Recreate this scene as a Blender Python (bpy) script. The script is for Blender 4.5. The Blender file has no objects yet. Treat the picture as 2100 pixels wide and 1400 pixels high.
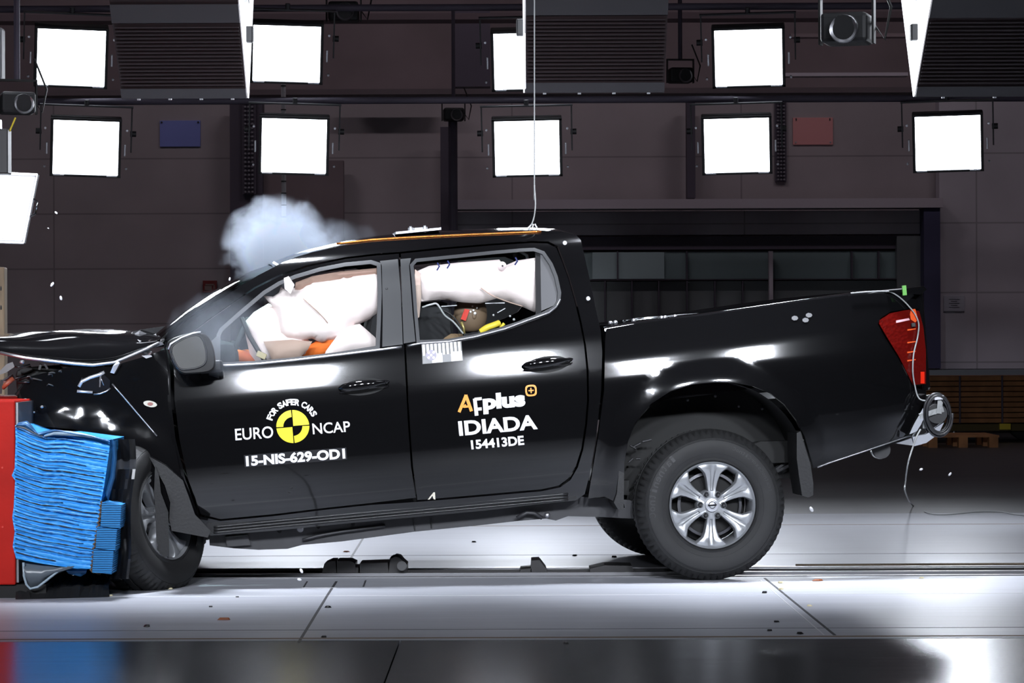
import bpy, bmesh, math, random
import numpy as np
from mathutils import Vector, Matrix, noise
from mathutils.geometry import delaunay_2d_cdt

random.seed(7)
PI = math.pi
C = bpy.context.scene.collection
SC = bpy.context.scene

# ------------------------------------------------------------------ camera
F = 5640.0                      # focal length in pixels of a 2100 px wide frame
cam_d = bpy.data.cameras.new('camera')
cam_d.sensor_width = 36.0
cam_d.lens = 36.0 * F / 2100.0
cam_d.clip_end = 200
cam = bpy.data.objects.new('camera', cam_d)
C.objects.link(cam)
ROLL = math.radians(-0.22)
CAM_M = Matrix.Translation((0, 0, 1.2)) @ Matrix.Rotation(PI / 2, 4, 'X') @ Matrix.Rotation(ROLL, 4, 'Z')
cam.matrix_world = CAM_M
SC.camera = cam
SC.view_settings.view_transform = 'Standard'
SC.view_settings.look = 'None'
SC.view_settings.exposure = 0.0
SC.view_settings.gamma = 1.0
SC.view_settings.use_curve_mapping = False

# ------------------------------------------------------------------ world
w = bpy.data.worlds.new('world')
SC.world = w
w.use_nodes = True
w.node_tree.nodes['Background'].inputs[0].default_value = (0.75, 0.68, 0.9, 1)
w.node_tree.nodes['Background'].inputs[1].default_value = 0.02
SC.cycles.max_bounces = 8
SC.cycles.transparent_max_bounces = 12
SC.cycles.volume_bounces = 1
SC.cycles.caustics_reflective = False
SC.cycles.caustics_refractive = False
SC.cycles.sample_clamp_indirect = 6.0
SC.cycles.use_denoising = True

# ---- floodlight tuning (used by the lamp builder further down)
LAMP_EMIT = 10.0
LAMP_W_BACK = 8.5
LAMP_W_FRONT = 22.0
LAMP_W_TOP = 40.0
WALL_FILL_W = 40.0                  # watts of each fill lamp added to brighten the back wall
COOL = (0.86, 0.91, 1.0)

# ------------------------------------------------------------------ geometry helpers
def ray(px, py):
    d = CAM_M.to_3x3() @ Vector(((px - 1050) / F, (700 - py) / F, -1.0))
    return CAM_M.translation.copy(), d

def WP(px, py, Y):
    """world point seen at a pixel at world depth Y"""
    o, d = ray(px, py)
    return o + d * ((Y - o.y) / d.y)

def GP(px, py, z=0.0):
    """world point on a level plane"""
    o, d = ray(px, py)
    return o + d * ((z - o.z) / d.z)

YAW = math.radians(6.5)
PITCH = math.radians(4.4)
TR_LOC = WP(1462, 1193, 13.7)
TR_LOC.z = 0.0
TR_M = Matrix.Translation(TR_LOC) @ Matrix.Rotation(YAW, 4, 'Z') @ Matrix.Rotation(-PITCH, 4, 'Y')
TR_I = TR_M.inverted()

def T(px, py, y):
    """truck-local point seen at a pixel: y is a number or a surface function y(x, z)"""
    o, d = ray(px, py)
    o = TR_I @ o
    d = TR_I.to_3x3() @ d
    yy = y if not callable(y) else 0.03
    for k in range(1 if not callable(y) else 7):
        p = o + d * ((yy - o.y) / d.y)
        if callable(y):
            yy = y(p.x, p.z)
    p.y = yy
    return p

def catmull(tab):
    xs = [a for a, b in tab]; ys = [b for a, b in tab]
    n = len(xs)
    m = []
    for i in range(n):
        if i == 0: m.append((ys[1] - ys[0]) / (xs[1] - xs[0]))
        elif i == n - 1: m.append((ys[-1] - ys[-2]) / (xs[-1] - xs[-2]))
        else: m.append((ys[i + 1] - ys[i - 1]) / (xs[i + 1] - xs[i - 1]))
    def f(x):
        if x <= xs[0]: return ys[0] + m[0] * (x - xs[0])
        if x >= xs[-1]: return ys[-1] + m[-1] * (x - xs[-1])
        i = max(k for k in range(n - 1) if xs[k] <= x)
        h = xs[i + 1] - xs[i]; t = (x - xs[i]) / h
        return ((2*t**3 - 3*t**2 + 1) * ys[i] + (t**3 - 2*t**2 + t) * h * m[i]
                + (-2*t**3 + 3*t**2) * ys[i + 1] + (t**3 - t**2) * h * m[i + 1])
    return f

def lin(tab):
    xs = [a for a, b in tab]; ys = [b for a, b in tab]
    return lambda x: float(np.interp(x, xs, ys))

def smooth01(t):
    t = max(0.0, min(1.0, t))
    return t * t * (3 - 2 * t)

class MB:
    """collects shapes into one mesh"""
    def __init__(s):
        s.v = []; s.f = []
    def add(s, vs, fs):
        o = len(s.v)
        s.v += [tuple(v) for v in vs]
        s.f += [tuple(i + o for i in f) for f in fs]
        return s
    def box(s, c, d, R=None, bev=0.0):
        """box centred at c with full dimensions d"""
        hx, hy, hz = d[0] / 2, d[1] / 2, d[2] / 2
        if bev <= 0:
            vs = [Vector((x, y, z)) for x in (-hx, hx) for y in (-hy, hy) for z in (-hz, hz)]
            fs = [(0, 1, 3, 2), (4, 6, 7, 5), (0, 4, 5, 1), (2, 3, 7, 6), (0, 2, 6, 4), (1, 5, 7, 3)]
        else:
            bm = bmesh.new()
            bmesh.ops.create_cube(bm, size=1.0)
            for v in bm.verts: v.co = Vector((v.co.x * d[0], v.co.y * d[1], v.co.z * d[2]))
            bmesh.ops.bevel(bm, geom=bm.edges[:], offset=bev, segments=2, affect='EDGES', profile=0.5)
            bm.verts.index_update()
            vs = [v.co.copy() for v in bm.verts]
            fs = [[v.index for v in f.verts] for f in bm.faces]
            bm.free()
        if R is not None: vs = [R @ v for v in vs]
        c = Vector(c)
        return s.add([v + c for v in vs], fs)
    def tube(s, pts, r, n=8, cap=True):
        pts = [Vector(p) for p in pts]
        rs = r if isinstance(r, (list, tuple)) else [r] * len(pts)
        rings = []
        up = None
        for i, p in enumerate(pts):
            a = pts[max(i - 1, 0)]; b = pts[min(i + 1, len(pts) - 1)]
            t = (b - a).normalized() if (b - a).length > 1e-9 else Vector((0, 0, 1))
            if up is None:
                up = Vector((0, 0, 1)) if abs(t.z) < 0.9 else Vector((1, 0, 0))
            u = (up - t * up.dot(t))
            if u.length < 1e-6: u = t.orthogonal()
            u.normalize(); v = t.cross(u); up = u
            rings.append([p + (u * math.cos(2*PI*k/n) + v * math.sin(2*PI*k/n)) * rs[i] for k in range(n)])
        vs = [q for ring in rings for q in ring]; fs = []
        for i in range(len(pts) - 1):
            for k in range(n):
                k2 = (k + 1) % n
                fs.append((i*n + k, i*n + k2, (i+1)*n + k2, (i+1)*n + k))
        if cap:
            fs.append(tuple(range(n))[::-1]); fs.append(tuple(range((len(pts)-1)*n, len(pts)*n)))
        return s.add(vs, fs)
    def cyl(s, a, b, r, n=20, r2=None):
        return s.tube([a, b], [r, r if r2 is None else r2], n)
    def lathe(s, prof, c=(0, 0, 0), n=64, axis='Y', cap=False):
        """prof: (radius, along axis)"""
        vs = []; fs = []
        m = len(prof)
        for k in range(n):
            a = 2 * PI * k / n
            for r, h in prof:
                if axis == 'Y': vs.append((c[0] + r*math.cos(a), c[1] + h, c[2] + r*math.sin(a)))
                else: vs.append((c[0] + r*math.cos(a), c[1] + r*math.sin(a), c[2] + h))
        for k in range(n):
            k2 = (k + 1) % n
            for j in range(m - 1):
                fs.append((k*m + j, k*m + j+1, k2*m + j+1, k2*m + j))
        if cap:
            fs.append(tuple(k*m for k in range(n))); fs.append(tuple(k*m + m-1 for k in range(n))[::-1])
        return s.add(vs, fs)
    def sphere(s, c, r, n=12, sc=(1, 1, 1)):
        vs = []; fs = []
        for i in range(n + 1):
            th = PI * i / n
            for k in range(2 * n):
                ph = PI * k / n
                vs.append((c[0] + r*sc[0]*math.sin(th)*math.cos(ph), c[1] + r*sc[1]*math.sin(th)*math.sin(ph), c[2] + r*sc[2]*math.cos(th)))
        for i in range(n):
            for k in range(2 * n):
                k2 = (k + 1) % (2 * n)
                fs.append((i*2*n + k, (i+1)*2*n + k, (i+1)*2*n + k2, i*2*n + k2))
        return s.add(vs, fs)
    def prism(s, poly, d):
        """extrude a 3-D polygon by vector d"""
        n = len(poly); d = Vector(d)
        vs = [Vector(p) for p in poly] + [Vector(p) + d for p in poly]
        fs = [tuple(range(n)), tuple(range(n, 2*n))[::-1]]
        for k in range(n):
            k2 = (k + 1) % n
            fs.append((k, k + n, k2 + n, k2))
        return s.add(vs, fs)
    def grid(s, rows, close=False):
        m = len(rows[0]); vs = [p for r in rows for p in r]; fs = []
        for i in range(len(rows) - 1):
            for j in range(m - (0 if close else 1)):
                j2 = (j + 1) % m
                fs.append((i*m + j, i*m + j2, (i+1)*m + j2, (i+1)*m + j))
        return s.add(vs, fs)
    def build(s, name, mat, parent=None, smooth=False, weld=False):
        me = bpy.data.meshes.new(name)
        me.from_pydata(s.v, [], s.f)
        bm = bmesh.new(); bm.from_mesh(me)
        bmesh.ops.remove_doubles(bm, verts=bm.verts[:], dist=1e-5)
        bmesh.ops.dissolve_degenerate(bm, edges=bm.edges[:], dist=1e-6)
        bmesh.ops.recalc_face_normals(bm, faces=bm.faces[:])
        bm.to_mesh(me); bm.free()
        me.validate()
        if smooth:
            me.polygons.foreach_set('use_smooth', [True] * len(me.polygons))
            if smooth != 'all':
                try: me.set_sharp_from_angle(angle=math.radians(38))
                except Exception: pass
        return link(name, me, mat, parent)

def link(name, me, mat, parent=None):
    o = bpy.data.objects.new(name, me)
    C.objects.link(o)
    if mat is not None:
        for m in (mat if isinstance(mat, (list, tuple)) else [mat]): me.materials.append(m)
    if parent is not None: o.parent = parent
    return o

def tag(o, label=None, cat=None, group=None, kind=None):
    if label: o['label'] = label
    if cat: o['category'] = cat
    if group: o['group'] = group
    if kind: o['kind'] = kind
    return o

def thing(name, label, cat, loc=(0, 0, 0), rot=(0, 0, 0), group=None, matrix=None):
    o = bpy.data.objects.new(name, None)
    o.empty_display_size = 0.1
    C.objects.link(o)
    if matrix is not None: o.matrix_world = matrix
    else:
        o.location = loc; o.rotation_euler = rot
    return tag(o, label, cat, group)

def copy_tree(root, label=None, group=None):
    kids = {}
    for o in bpy.data.objects:
        if o.parent: kids.setdefault(o.parent.name, []).append(o)
    def cp(o, par):
        c = o.copy(); C.objects.link(c); c.parent = par
        for ch in kids.get(o.name, []): cp(ch, c)
        return c
    r = cp(root, None)
    if label: r['label'] = label
    if group: r['group'] = group
    return r

# ------------------------------------------------------------------ materials
MATS = {}
def mat(name, col, rough=0.5, metal=0.0, spec=0.5, coat=0.0, emit=None, es=0.0, bump=0.0, bscale=60.0, var=0.0, vscale=3.0, sub=0.0, bstretch=None):
    m = bpy.data.materials.new(name); m.use_nodes = True
    nt = m.node_tree; b = nt.nodes['Principled BSDF']
    b.inputs['Base Color'].default_value = (*col, 1)
    b.inputs['Roughness'].default_value = rough
    b.inputs['Metallic'].default_value = metal
    b.inputs['Specular IOR Level'].default_value = spec
    b.inputs['Coat Weight'].default_value = coat
    b.inputs['Coat Roughness'].default_value = 0.03
    if sub: b.inputs['Subsurface Weight'].default_value = sub
    if emit:
        b.inputs['Emission Color'].default_value = (*emit, 1); b.inputs['Emission Strength'].default_value = es
    if bump or var:
        tc = nt.nodes.new('ShaderNodeTexCoord')
        mp = nt.nodes.new('ShaderNodeMapping')
        if bstretch: mp.inputs['Scale'].default_value = bstretch
        nt.links.new(tc.outputs['Object'], mp.inputs['Vector'])
    if bump:
        n = nt.nodes.new('ShaderNodeTexNoise'); n.inputs['Scale'].default_value = bscale; n.inputs['Detail'].default_value = 5
        bp = nt.nodes.new('ShaderNodeBump'); bp.inputs['Strength'].default_value = bump; bp.inputs['Distance'].default_value = 0.01
        nt.links.new(mp.outputs[0], n.inputs['Vector'])
        nt.links.new(n.outputs['Fac'], bp.inputs['Height']); nt.links.new(bp.outputs[0], b.inputs['Normal'])
    if var:
        n = nt.nodes.new('ShaderNodeTexNoise'); n.inputs['Scale'].default_value = vscale; n.inputs['Detail'].default_value = 8
        r = nt.nodes.new('ShaderNodeMapRange'); r.inputs['From Min'].default_value = 0.3; r.inputs['From Max'].default_value = 0.7
        r.inputs['To Min'].default_value = 1 - var; r.inputs['To Max'].default_value = 1 + var
        mx = nt.nodes.new('ShaderNodeVectorMath'); mx.operation = 'SCALE'; mx.inputs[0].default_value = col
        nt.links.new(mp.outputs[0], n.inputs['Vector'])
        nt.links.new(n.outputs['Fac'], r.inputs['Value']); nt.links.new(r.outputs[0], mx.inputs['Scale'])
        nt.links.new(mx.outputs[0], b.inputs['Base Color'])
    MATS[name] = m
    return m

PAINT = mat('black_paint', (0.004, 0.004, 0.0045), 0.07, coat=0.3)
TRIM = mat('satin_black_trim', (0.012, 0.012, 0.013), 0.33)
GREYTRIM = mat('grey_rubber_trim', (0.032, 0.033, 0.036), 0.5)
PILLAR = mat('satin_grey_pillar', (0.035, 0.036, 0.038), 0.42)
PLASTIC = mat('dark_plastic', (0.010, 0.010, 0.011), 0.6, bump=0.15, bscale=80)
LINER = mat('liner_plastic', (0.006, 0.006, 0.006), 0.75)
RUBBER = mat('tyre_rubber', (0.013, 0.013, 0.0135), 0.68, var=0.15, vscale=12)
RUBBER2 = mat('tyre_lettering', (0.024, 0.024, 0.026), 0.6)
ALLOY = mat('alloy_silver', (0.36, 0.37, 0.385), 0.38, metal=0.55)
CHROME = mat('chrome', (0.8, 0.82, 0.86), 0.12, metal=1.0)
STEEL = mat('steel', (0.35, 0.35, 0.37), 0.35, metal=0.9)
DARKSTEEL = mat('dark_steel', (0.03, 0.029, 0.03), 0.45, metal=0.4)
FRAME_M = mat('chassis_black', (0.022, 0.022, 0.025), 0.5, var=0.2, vscale=8)
CLOTH = mat('airbag_cloth', (0.97, 0.83, 0.81), 0.75, bump=0.5, bscale=9, sub=0.0)
ORANGE = mat('orange_cloth', (0.75, 0.16, 0.02), 0.8, bump=0.3, bscale=25)
SKIN = mat('dummy_vinyl', (0.55, 0.26, 0.14), 0.5)
BROWN = mat('dummy_head_vinyl', (0.16, 0.105, 0.065), 0.6)
SEAT = mat('seat_fabric', (0.012, 0.012, 0.014), 0.85)
YELLOW = mat('yellow_plastic', (0.8, 0.62, 0.05), 0.5)
REDTAPE = mat('red_tape', (0.6, 0.03, 0.015), 0.5)
WHITE = mat('white_film', (0.85, 0.85, 0.88), 0.45)
DECALY = mat('yellow_film', (0.95, 0.78, 0.02), 0.4)
DECALO = mat('orange_film', (0.9, 0.30, 0.02), 0.4)
DECALG = mat('grey_film', (0.12, 0.12, 0.125), 0.4)
BLACKF = mat('black_film', (0.006, 0.006, 0.006), 0.35)
REDP = mat('red_painted_steel', (0.42, 0.013, 0.008), 0.6, spec=0.15, var=0.12, vscale=5, bump=0.1, bscale=40)
WOOD = mat('weathered_wood', (0.22, 0.16, 0.10), 0.7, var=0.3, vscale=4, bstretch=(6, 6, 1))
WOOD2 = mat('brown_timber', (0.42, 0.19, 0.075), 0.7, var=0.3, vscale=5)
GREY = mat('light_grey_paint', (0.35, 0.35, 0.36), 0.5)
HOUSING = mat('lamp_housing', (0.02, 0.02, 0.022), 0.5)
BRIGHT = mat('bright_metal', (0.85, 0.86, 0.9), 0.3, metal=0.7)
CABLE = mat('grey_cable', (0.35, 0.36, 0.36), 0.5)
CABLED = mat('black_cable', (0.015, 0.015, 0.015), 0.5)
TAPE = mat('silver_tape', (0.35, 0.36, 0.36), 0.4, metal=0.3, bump=0.3, bscale=60)
CLEARW = mat('milky_plastic', (0.10, 0.12, 0.14), 0.3)
BLUED = mat('torn_blue_foil', (0.02, 0.10, 0.25), 0.35, metal=0.3)
SIGNRED = mat('sign_red', (0.22, 0.02, 0.02), 0.5)
SIGNW = mat('sign_pale', (0.30, 0.22, 0.2), 0.5)

def mk_blue():
    m = mat('blue_aluminium', (0.045, 0.33, 0.80), 0.42, metal=0.05, spec=0.3, var=0.10, vscale=6)
    return m
BLUE = mk_blue()

def emissive(name, col, s):
    m = bpy.data.materials.new(name); m.use_nodes = True
    nt = m.node_tree; nt.nodes.clear()
    o = nt.nodes.new('ShaderNodeOutputMaterial'); e = nt.nodes.new('ShaderNodeEmission')
    e.inputs[0].default_value = (*col, 1); e.inputs[1].default_value = s
    nt.links.new(e.outputs[0], o.inputs[0])
    return m
LAMPFACE = emissive('lamp_face', COOL, LAMP_EMIT)
LEDFACE = emissive('led_panel_face', COOL, 6.0)
BANKFACE = emissive('bank_side_reflection_glow', COOL, 4.0)  # emission replaces the light reflected by the banks' glossy sides

def glass(name, tint, alpha_refl=1.0, smoke=0.0):
    m = bpy.data.materials.new(name); m.use_nodes = True
    nt = m.node_tree; nt.nodes.clear()
    o = nt.nodes.new('ShaderNodeOutputMaterial')
    t = nt.nodes.new('ShaderNodeBsdfTransparent'); t.inputs[0].default_value = (*tint, 1)
    g = nt.nodes.new('ShaderNodeBsdfGlossy'); g.inputs['Roughness'].default_value = 0.03
    f = nt.nodes.new('ShaderNodeFresnel'); f.inputs[0].default_value = 1.45
    mx = nt.nodes.new('ShaderNodeMixShader')
    nt.links.new(f.outputs[0], mx.inputs[0]); nt.links.new(t.outputs[0], mx.inputs[1]); nt.links.new(g.outputs[0], mx.inputs[2])
    nt.links.new(mx.outputs[0], o.inputs[0])
    return m
GLASS = glass('side_glass', (0.93, 0.95, 0.94))
SCREEN = glass('windscreen_glass', (0.45, 0.62, 0.56))
def redlens():
    m = mat('red_lens', (0.11, 0.004, 0.003), 0.12, coat=0.6)
    nt = m.node_tree; b = nt.nodes['Principled BSDF']
    tc = nt.nodes.new('ShaderNodeTexCoord'); v = nt.nodes.new('ShaderNodeTexVoronoi'); v.inputs['Scale'].default_value = 60
    bp = nt.nodes.new('ShaderNodeBump'); bp.inputs['Strength'].default_value = 0.35; bp.inputs['Distance'].default_value = 0.01
    nt.links.new(tc.outputs['Object'], v.inputs['Vector']); nt.links.new(v.outputs['Distance'], bp.inputs['Height'])
    nt.links.new(bp.outputs[0], b.inputs['Normal'])
    return m
LENS = redlens()
LENSHOT = mat('orange_reflector', (0.9, 0.12, 0.03), 0.2, coat=0.4)

def floor_mat(name, col, rough, var, spec=0.5, bump=0.05):
    m = bpy.data.materials.new(name); m.use_nodes = True
    nt = m.node_tree; b = nt.nodes['Principled BSDF']; N = nt.nodes.new; L = nt.links.new
    tc = N('ShaderNodeTexCoord'); mp = N('ShaderNodeMapping'); mp.inputs['Scale'].default_value = (0.5, 9, 1)
    n1 = N('ShaderNodeTexNoise'); n1.inputs['Scale'].default_value = 2.2; n1.inputs['Detail'].default_value = 9; n1.inputs['Roughness'].default_value = 0.65
    n2 = N('ShaderNodeTexNoise'); n2.inputs['Scale'].default_value = 90; n2.inputs['Detail'].default_value = 3
    L(tc.outputs['Object'], mp.inputs[0]); L(mp.outputs[0], n1.inputs['Vector']); L(tc.outputs['Object'], n2.inputs['Vector'])
    r = N('ShaderNodeMapRange'); r.inputs['From Min'].default_value = 0.3; r.inputs['From Max'].default_value = 0.7
    r.inputs['To Min'].default_value = 1 - var; r.inputs['To Max'].default_value = 1 + var
    L(n1.outputs['Fac'], r.inputs['Value'])
    mx = N('ShaderNodeVectorMath'); mx.operation = 'SCALE'; mx.inputs[0].default_value = col
    L(r.outputs[0], mx.inputs['Scale']); L(mx.outputs[0], b.inputs['Base Color'])
    r2 = N('ShaderNodeMapRange'); r2.inputs['To Min'].default_value = rough * 0.8; r2.inputs['To Max'].default_value = rough * 1.25
    L(n1.outputs['Fac'], r2.inputs['Value']); L(r2.outputs[0], b.inputs['Roughness'])
    bp = N('ShaderNodeBump'); bp.inputs['Strength'].default_value = bump; bp.inputs['Distance'].default_value = 0.004
    L(n2.outputs['Fac'], bp.inputs['Height']); L(bp.outputs[0], b.inputs['Normal'])
    b.inputs['Specular IOR Level'].default_value = spec
    return m
LANE = floor_mat('floor_light_pool_pale', (0.40, 0.41, 0.45), 0.36, 0.14, spec=0.12)  # paler copy of the floor: the lamps' light pool is in the colour
LANE2 = floor_mat('floor_outside_pool_grey', (0.085, 0.088, 0.095), 0.24, 0.16)  # darkened copy of the floor: the pool's fall-off is in the colour
LANE3 = floor_mat('dark_tiles_outside_pool', (0.022, 0.024, 0.03), 0.22, 0.16)  # darker tiles, also darkened for lying outside the light pool
FARFLOOR = floor_mat('dark_hall_floor', (0.05, 0.05, 0.052), 0.40, 0.1)

def panel_wall(name, col, hz=0.72, x_step=3.0, line=0.35, rough=0.6):
    """large wall cladding with horizontal joints"""
    m = bpy.data.materials.new(name); m.use_nodes = True
    nt = m.node_tree; b = nt.nodes['Principled BSDF']; N = nt.nodes.new; L = nt.links.new
    tc = N('ShaderNodeTexCoord'); sp = N('ShaderNodeSeparateXYZ'); L(tc.outputs['Object'], sp.inputs[0])
    def band(sock, step, wd):
        a = N('ShaderNodeMath'); a.operation = 'DIVIDE'; a.inputs[1].default_value = step; L(sock, a.inputs[0])
        fr = N('ShaderNodeMath'); fr.operation = 'FRACT'; L(a.outputs[0], fr.inputs[0])
        lt = N('ShaderNodeMath'); lt.operation = 'LESS_THAN'; lt.inputs[1].default_value = wd / step; L(fr.outputs[0], lt.inputs[0])
        return lt.outputs[0]
    h = band(sp.outputs['Z'], hz, 0.02); v = band(sp.outputs['X'], x_step, 0.02)
    mxm = N('ShaderNodeMath'); mxm.operation = 'MAXIMUM'; L(h, mxm.inputs[0]); L(v, mxm.inputs[1])
    nz = N('ShaderNodeTexNoise'); nz.inputs['Scale'].default_value = 0.6; nz.inputs['Detail'].default_value = 6; L(tc.outputs['Object'], nz.inputs['Vector'])
    mr = N('ShaderNodeMapRange'); mr.inputs['From Min'].default_value = 0.3; mr.inputs['From Max'].default_value = 0.7; mr.inputs['To Min'].default_value = 0.85; mr.inputs['To Max'].default_value = 1.15
    L(nz.outputs['Fac'], mr.inputs['Value'])
    k = N('ShaderNodeMath'); k.operation = 'MULTIPLY_ADD'; k.inputs[1].default_value = -line; k.inputs[2].default_value = 1.0; L(mxm.outputs[0], k.inputs[0])
    k2 = N('ShaderNodeMath'); k2.operation = 'MULTIPLY'; L(k.outputs[0], k2.inputs[0]); L(mr.outputs[0], k2.inputs[1])
    s = N('ShaderNodeVectorMath'); s.operation = 'SCALE'; s.inputs[0].default_value = col; L(k2.outputs[0], s.inputs['Scale'])
    L(s.outputs[0], b.inputs['Base Color']); b.inputs['Roughness'].default_value = rough
    return m
WALL = panel_wall('wall_cladding', (0.50, 0.45, 0.475))
WALLR = panel_wall('pale_wall_cladding', (0.72, 0.69, 0.76), hz=0.9)
WALLD = mat('dark_wall', (0.28, 0.22, 0.24), 0.7, var=0.15, vscale=1)
COLUMN = mat('dark_column', (0.10, 0.085, 0.12), 0.6)
BEAM = mat('grey_beam', (0.62, 0.57, 0.64), 0.6)
BROWNBANK = mat('brown_louvre', (0.035, 0.022, 0.024), 0.6)
BANKBAR = mat('bank_bar', (0.06, 0.056, 0.062), 0.5)
# ------------------------------------------------------------------ the setting
def struct(name, mb, m, smooth=False):
    return tag(mb.build(name, m, None, smooth), kind='structure')

def slab(x0, x1, y0, y1, z0, z1):
    return MB().box(((x0+x1)/2, (y0+y1)/2, (z0+z1)/2), (x1-x0, y1-y0, z1-z0))

EDGE_F, EDGE_N = 19.05, 11.08
SLOT0, SLOT1 = 13.98, 14.62
struct('floor', slab(-16, 16, EDGE_F, 36, -0.2, 0.0), FARFLOOR)
struct('floor', slab(-16, 16, SLOT1, EDGE_F, -0.2, 0.0), LANE)
struct('floor', slab(-16, 16, EDGE_N, SLOT0, -0.2, 0.0), LANE)
struct('floor', slab(-16, 16, SLOT0, SLOT1, -0.2, -0.02), DARKSTEEL)
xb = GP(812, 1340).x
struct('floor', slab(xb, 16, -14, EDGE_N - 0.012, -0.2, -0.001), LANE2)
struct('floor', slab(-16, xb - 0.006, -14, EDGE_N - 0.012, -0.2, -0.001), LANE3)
struct('ceiling', slab(-16, 16, -14, 36.3, 9.0, 9.2), WALLD)
struct('wall_back', slab(-16, 16, 36.0, 36.3, -0.2, 9.0), WALL)
struct('wall_left', slab(-16.3, -16, -14, 36.3, -0.2, 9.0), WALLD)
struct('wall_right', slab(16, 16.3, -14, 36.3, -0.2, 9.0), WALLD)
struct('wall_front', slab(-16, 16, -14.3, -14, -0.2, 9.0), WALLD)

# floor joints: thin sealing strips laid in the coating
tn = [0]
def trim(mb, m):
    tn[0] += 1
    return struct('trim_%d' % tn[0], mb, m)
JOINT = mat('joint_sealant', (0.05, 0.05, 0.055), 0.6)
JOINTB = mat('joint_brown', (0.16, 0.10, 0.05), 0.6)
JOINTL = mat('joint_bright', (0.6, 0.6, 0.62), 0.4)
def strip(pa, pb, wd, m, z=0.0012):
    a = GP(*pa); b = GP(*pb)
    d = (b - a).normalized(); nrm = Vector((-d.y, d.x, 0)) * wd / 2
    q = [a + nrm, a - nrm, b - nrm, b + nrm]
    trim(MB().prism([(p.x, p.y, -0.003) for p in q], (0, 0, 0.003 + z)), m)
strip((744, 1104), (717, 1148), 0.012, JOINT)
strip((690, 1192), (673, 1218), 0.012, JOINT)
strip((673, 1218), (613, 1316), 0.012, JOINT)
strip((1568, 1185), (1712, 1302), 0.012, JOINT)
strip((1560, 1190), (1690, 1302), 0.006, JOINTL)
def xstrip(y_px, wd, m, x0=-9, x1=9, z=0.0012):
    Y = GP(1050, y_px).y
    trim(slab(x0, x1, Y - wd/2, Y + wd/2, -0.003, z), m)
xstrip(1307, 0.03, JOINTB)
xstrip(1138, 0.012, JOINT)
xstrip(1078, 0.03, JOINTB)
xstrip(1220, 0.014, JOINTL)
xstrip(1290, 0.004, JOINT)

# steel guide rails in the floor slot
for yy, hh in ((14.02, 0.004), (14.16, 0.012), (14.30, 0.016), (14.44, 0.014), (14.58, 0.004)):
    trim(slab(-16, 16, yy - 0.018, yy + 0.018, -0.021, hh), STEEL if hh < 0.015 else DARKSTEEL)

# ---- back wall details; u() gives wall pixels at depth Y
def wallbox(x0, x1, y0, y1, Y=35.95, d=0.1):
    a = WP(x0, y1, Y); b = WP(x1, y0, Y)
    return MB().box(((a.x+b.x)/2, Y, (a.z+b.z)/2), (abs(b.x-a.x), d, abs(b.z-a.z)))
trim(wallbox(-200, 2300, -700, 190, 35.9, 0.2), WALLD)           # dark upper storey
trim(wallbox(705, 900, 191, 201, 35.5, 0.2), BEAM)
trim(wallbox(925, 1928, 408, 431, 35.4, 0.5), BEAM)              # door head beam
trim(wallbox(906, 926, 262, 900, 35.5, 0.3), COLUMN)
trim(wallbox(1408, 1424, 206, 407, 35.6, 0.3), COLUMN)
trim(wallbox(1891, 1923, 420, 755, 35.4, 0.4), mat('blue_column', (0.07, 0.07, 0.15), 0.6))
trim(wallbox(476, 540, 206, 900, 35.6, 0.3), COLUMN)
trim(wallbox(540, 705, 330, 900, 35.7, 0.2), WALLD)
trim(wallbox(926, 1891, 432, 484, 35.7, 0.3), WALLR)
trim(wallbox(1924, 2200, 205, 756, 35.7, 0.3), WALLR)
trim(wallbox(926, 1888, 484, 514, 35.75, 0.25), COLUMN)  # dark band painted in as the shadow below the wall panel
trim(wallbox(1898, 2200, 757, 770, 35.3, 0.7), mat('slate_ledge', (0.3, 0.35, 0.4), 0.5))
# glazed partition behind the lane
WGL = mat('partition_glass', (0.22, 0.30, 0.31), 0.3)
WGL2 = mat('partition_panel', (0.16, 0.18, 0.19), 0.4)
WGL3 = mat('partition_glass_painted_lit', (0.42, 0.55, 0.57), 0.3)  # brighter copy of the partition glass, light put into its colour
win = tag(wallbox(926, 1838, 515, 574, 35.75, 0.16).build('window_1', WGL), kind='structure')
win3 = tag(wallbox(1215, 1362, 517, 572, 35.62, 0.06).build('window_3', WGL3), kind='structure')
win2 = tag(wallbox(926, 1838, 575, 760, 35.75, 0.16).build('window_2', WGL2), kind='structure')
wf = MB()
for x in (1240, 1295, 1350, 1408, 1465, 1522):
    wf.add(*(lambda m: (m.v, m.f))(wallbox(x, x + 1.6, 576, 760, 35.6, 0.12)))
for x in (1265, 1407, 1745, 1800):
    wf.add(*(lambda m: (m.v, m.f))(wallbox(x, x + 2.5, 515, 573, 35.6, 0.12)))
wf.add(*(lambda m: (m.v, m.f))(wallbox(1200, 1838, 571, 575, 35.6, 0.12)))
trim(wf, COLUMN)
trim(wallbox(1577, 1584, 515, 760, 35.5, 0.15), BEAM)
trim(wallbox(1838, 1890, 484, 760, 35.6, 0.2), WGL2)

# upper gallery beams (nearer than the wall)
trim(wallbox(-600, 2800, 178, 202, 31.0, 0.4), mat('gantry_beam', (0.25, 0.2, 0.22), 0.6))
trim(wallbox(-600, 2800, 24, 50, 31.0, 0.4), mat('gantry_beam_dark', (0.2, 0.15, 0.17), 0.6))
trim(wallbox(1620, 1860, 70, 78, 33, 0.2), WALLD)
trim(wallbox(1600, 1860, 150, 158, 33, 0.2), BEAM)
trim(wallbox(930, 1005, 25, 180, 33, 0.3), COLUMN)

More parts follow.
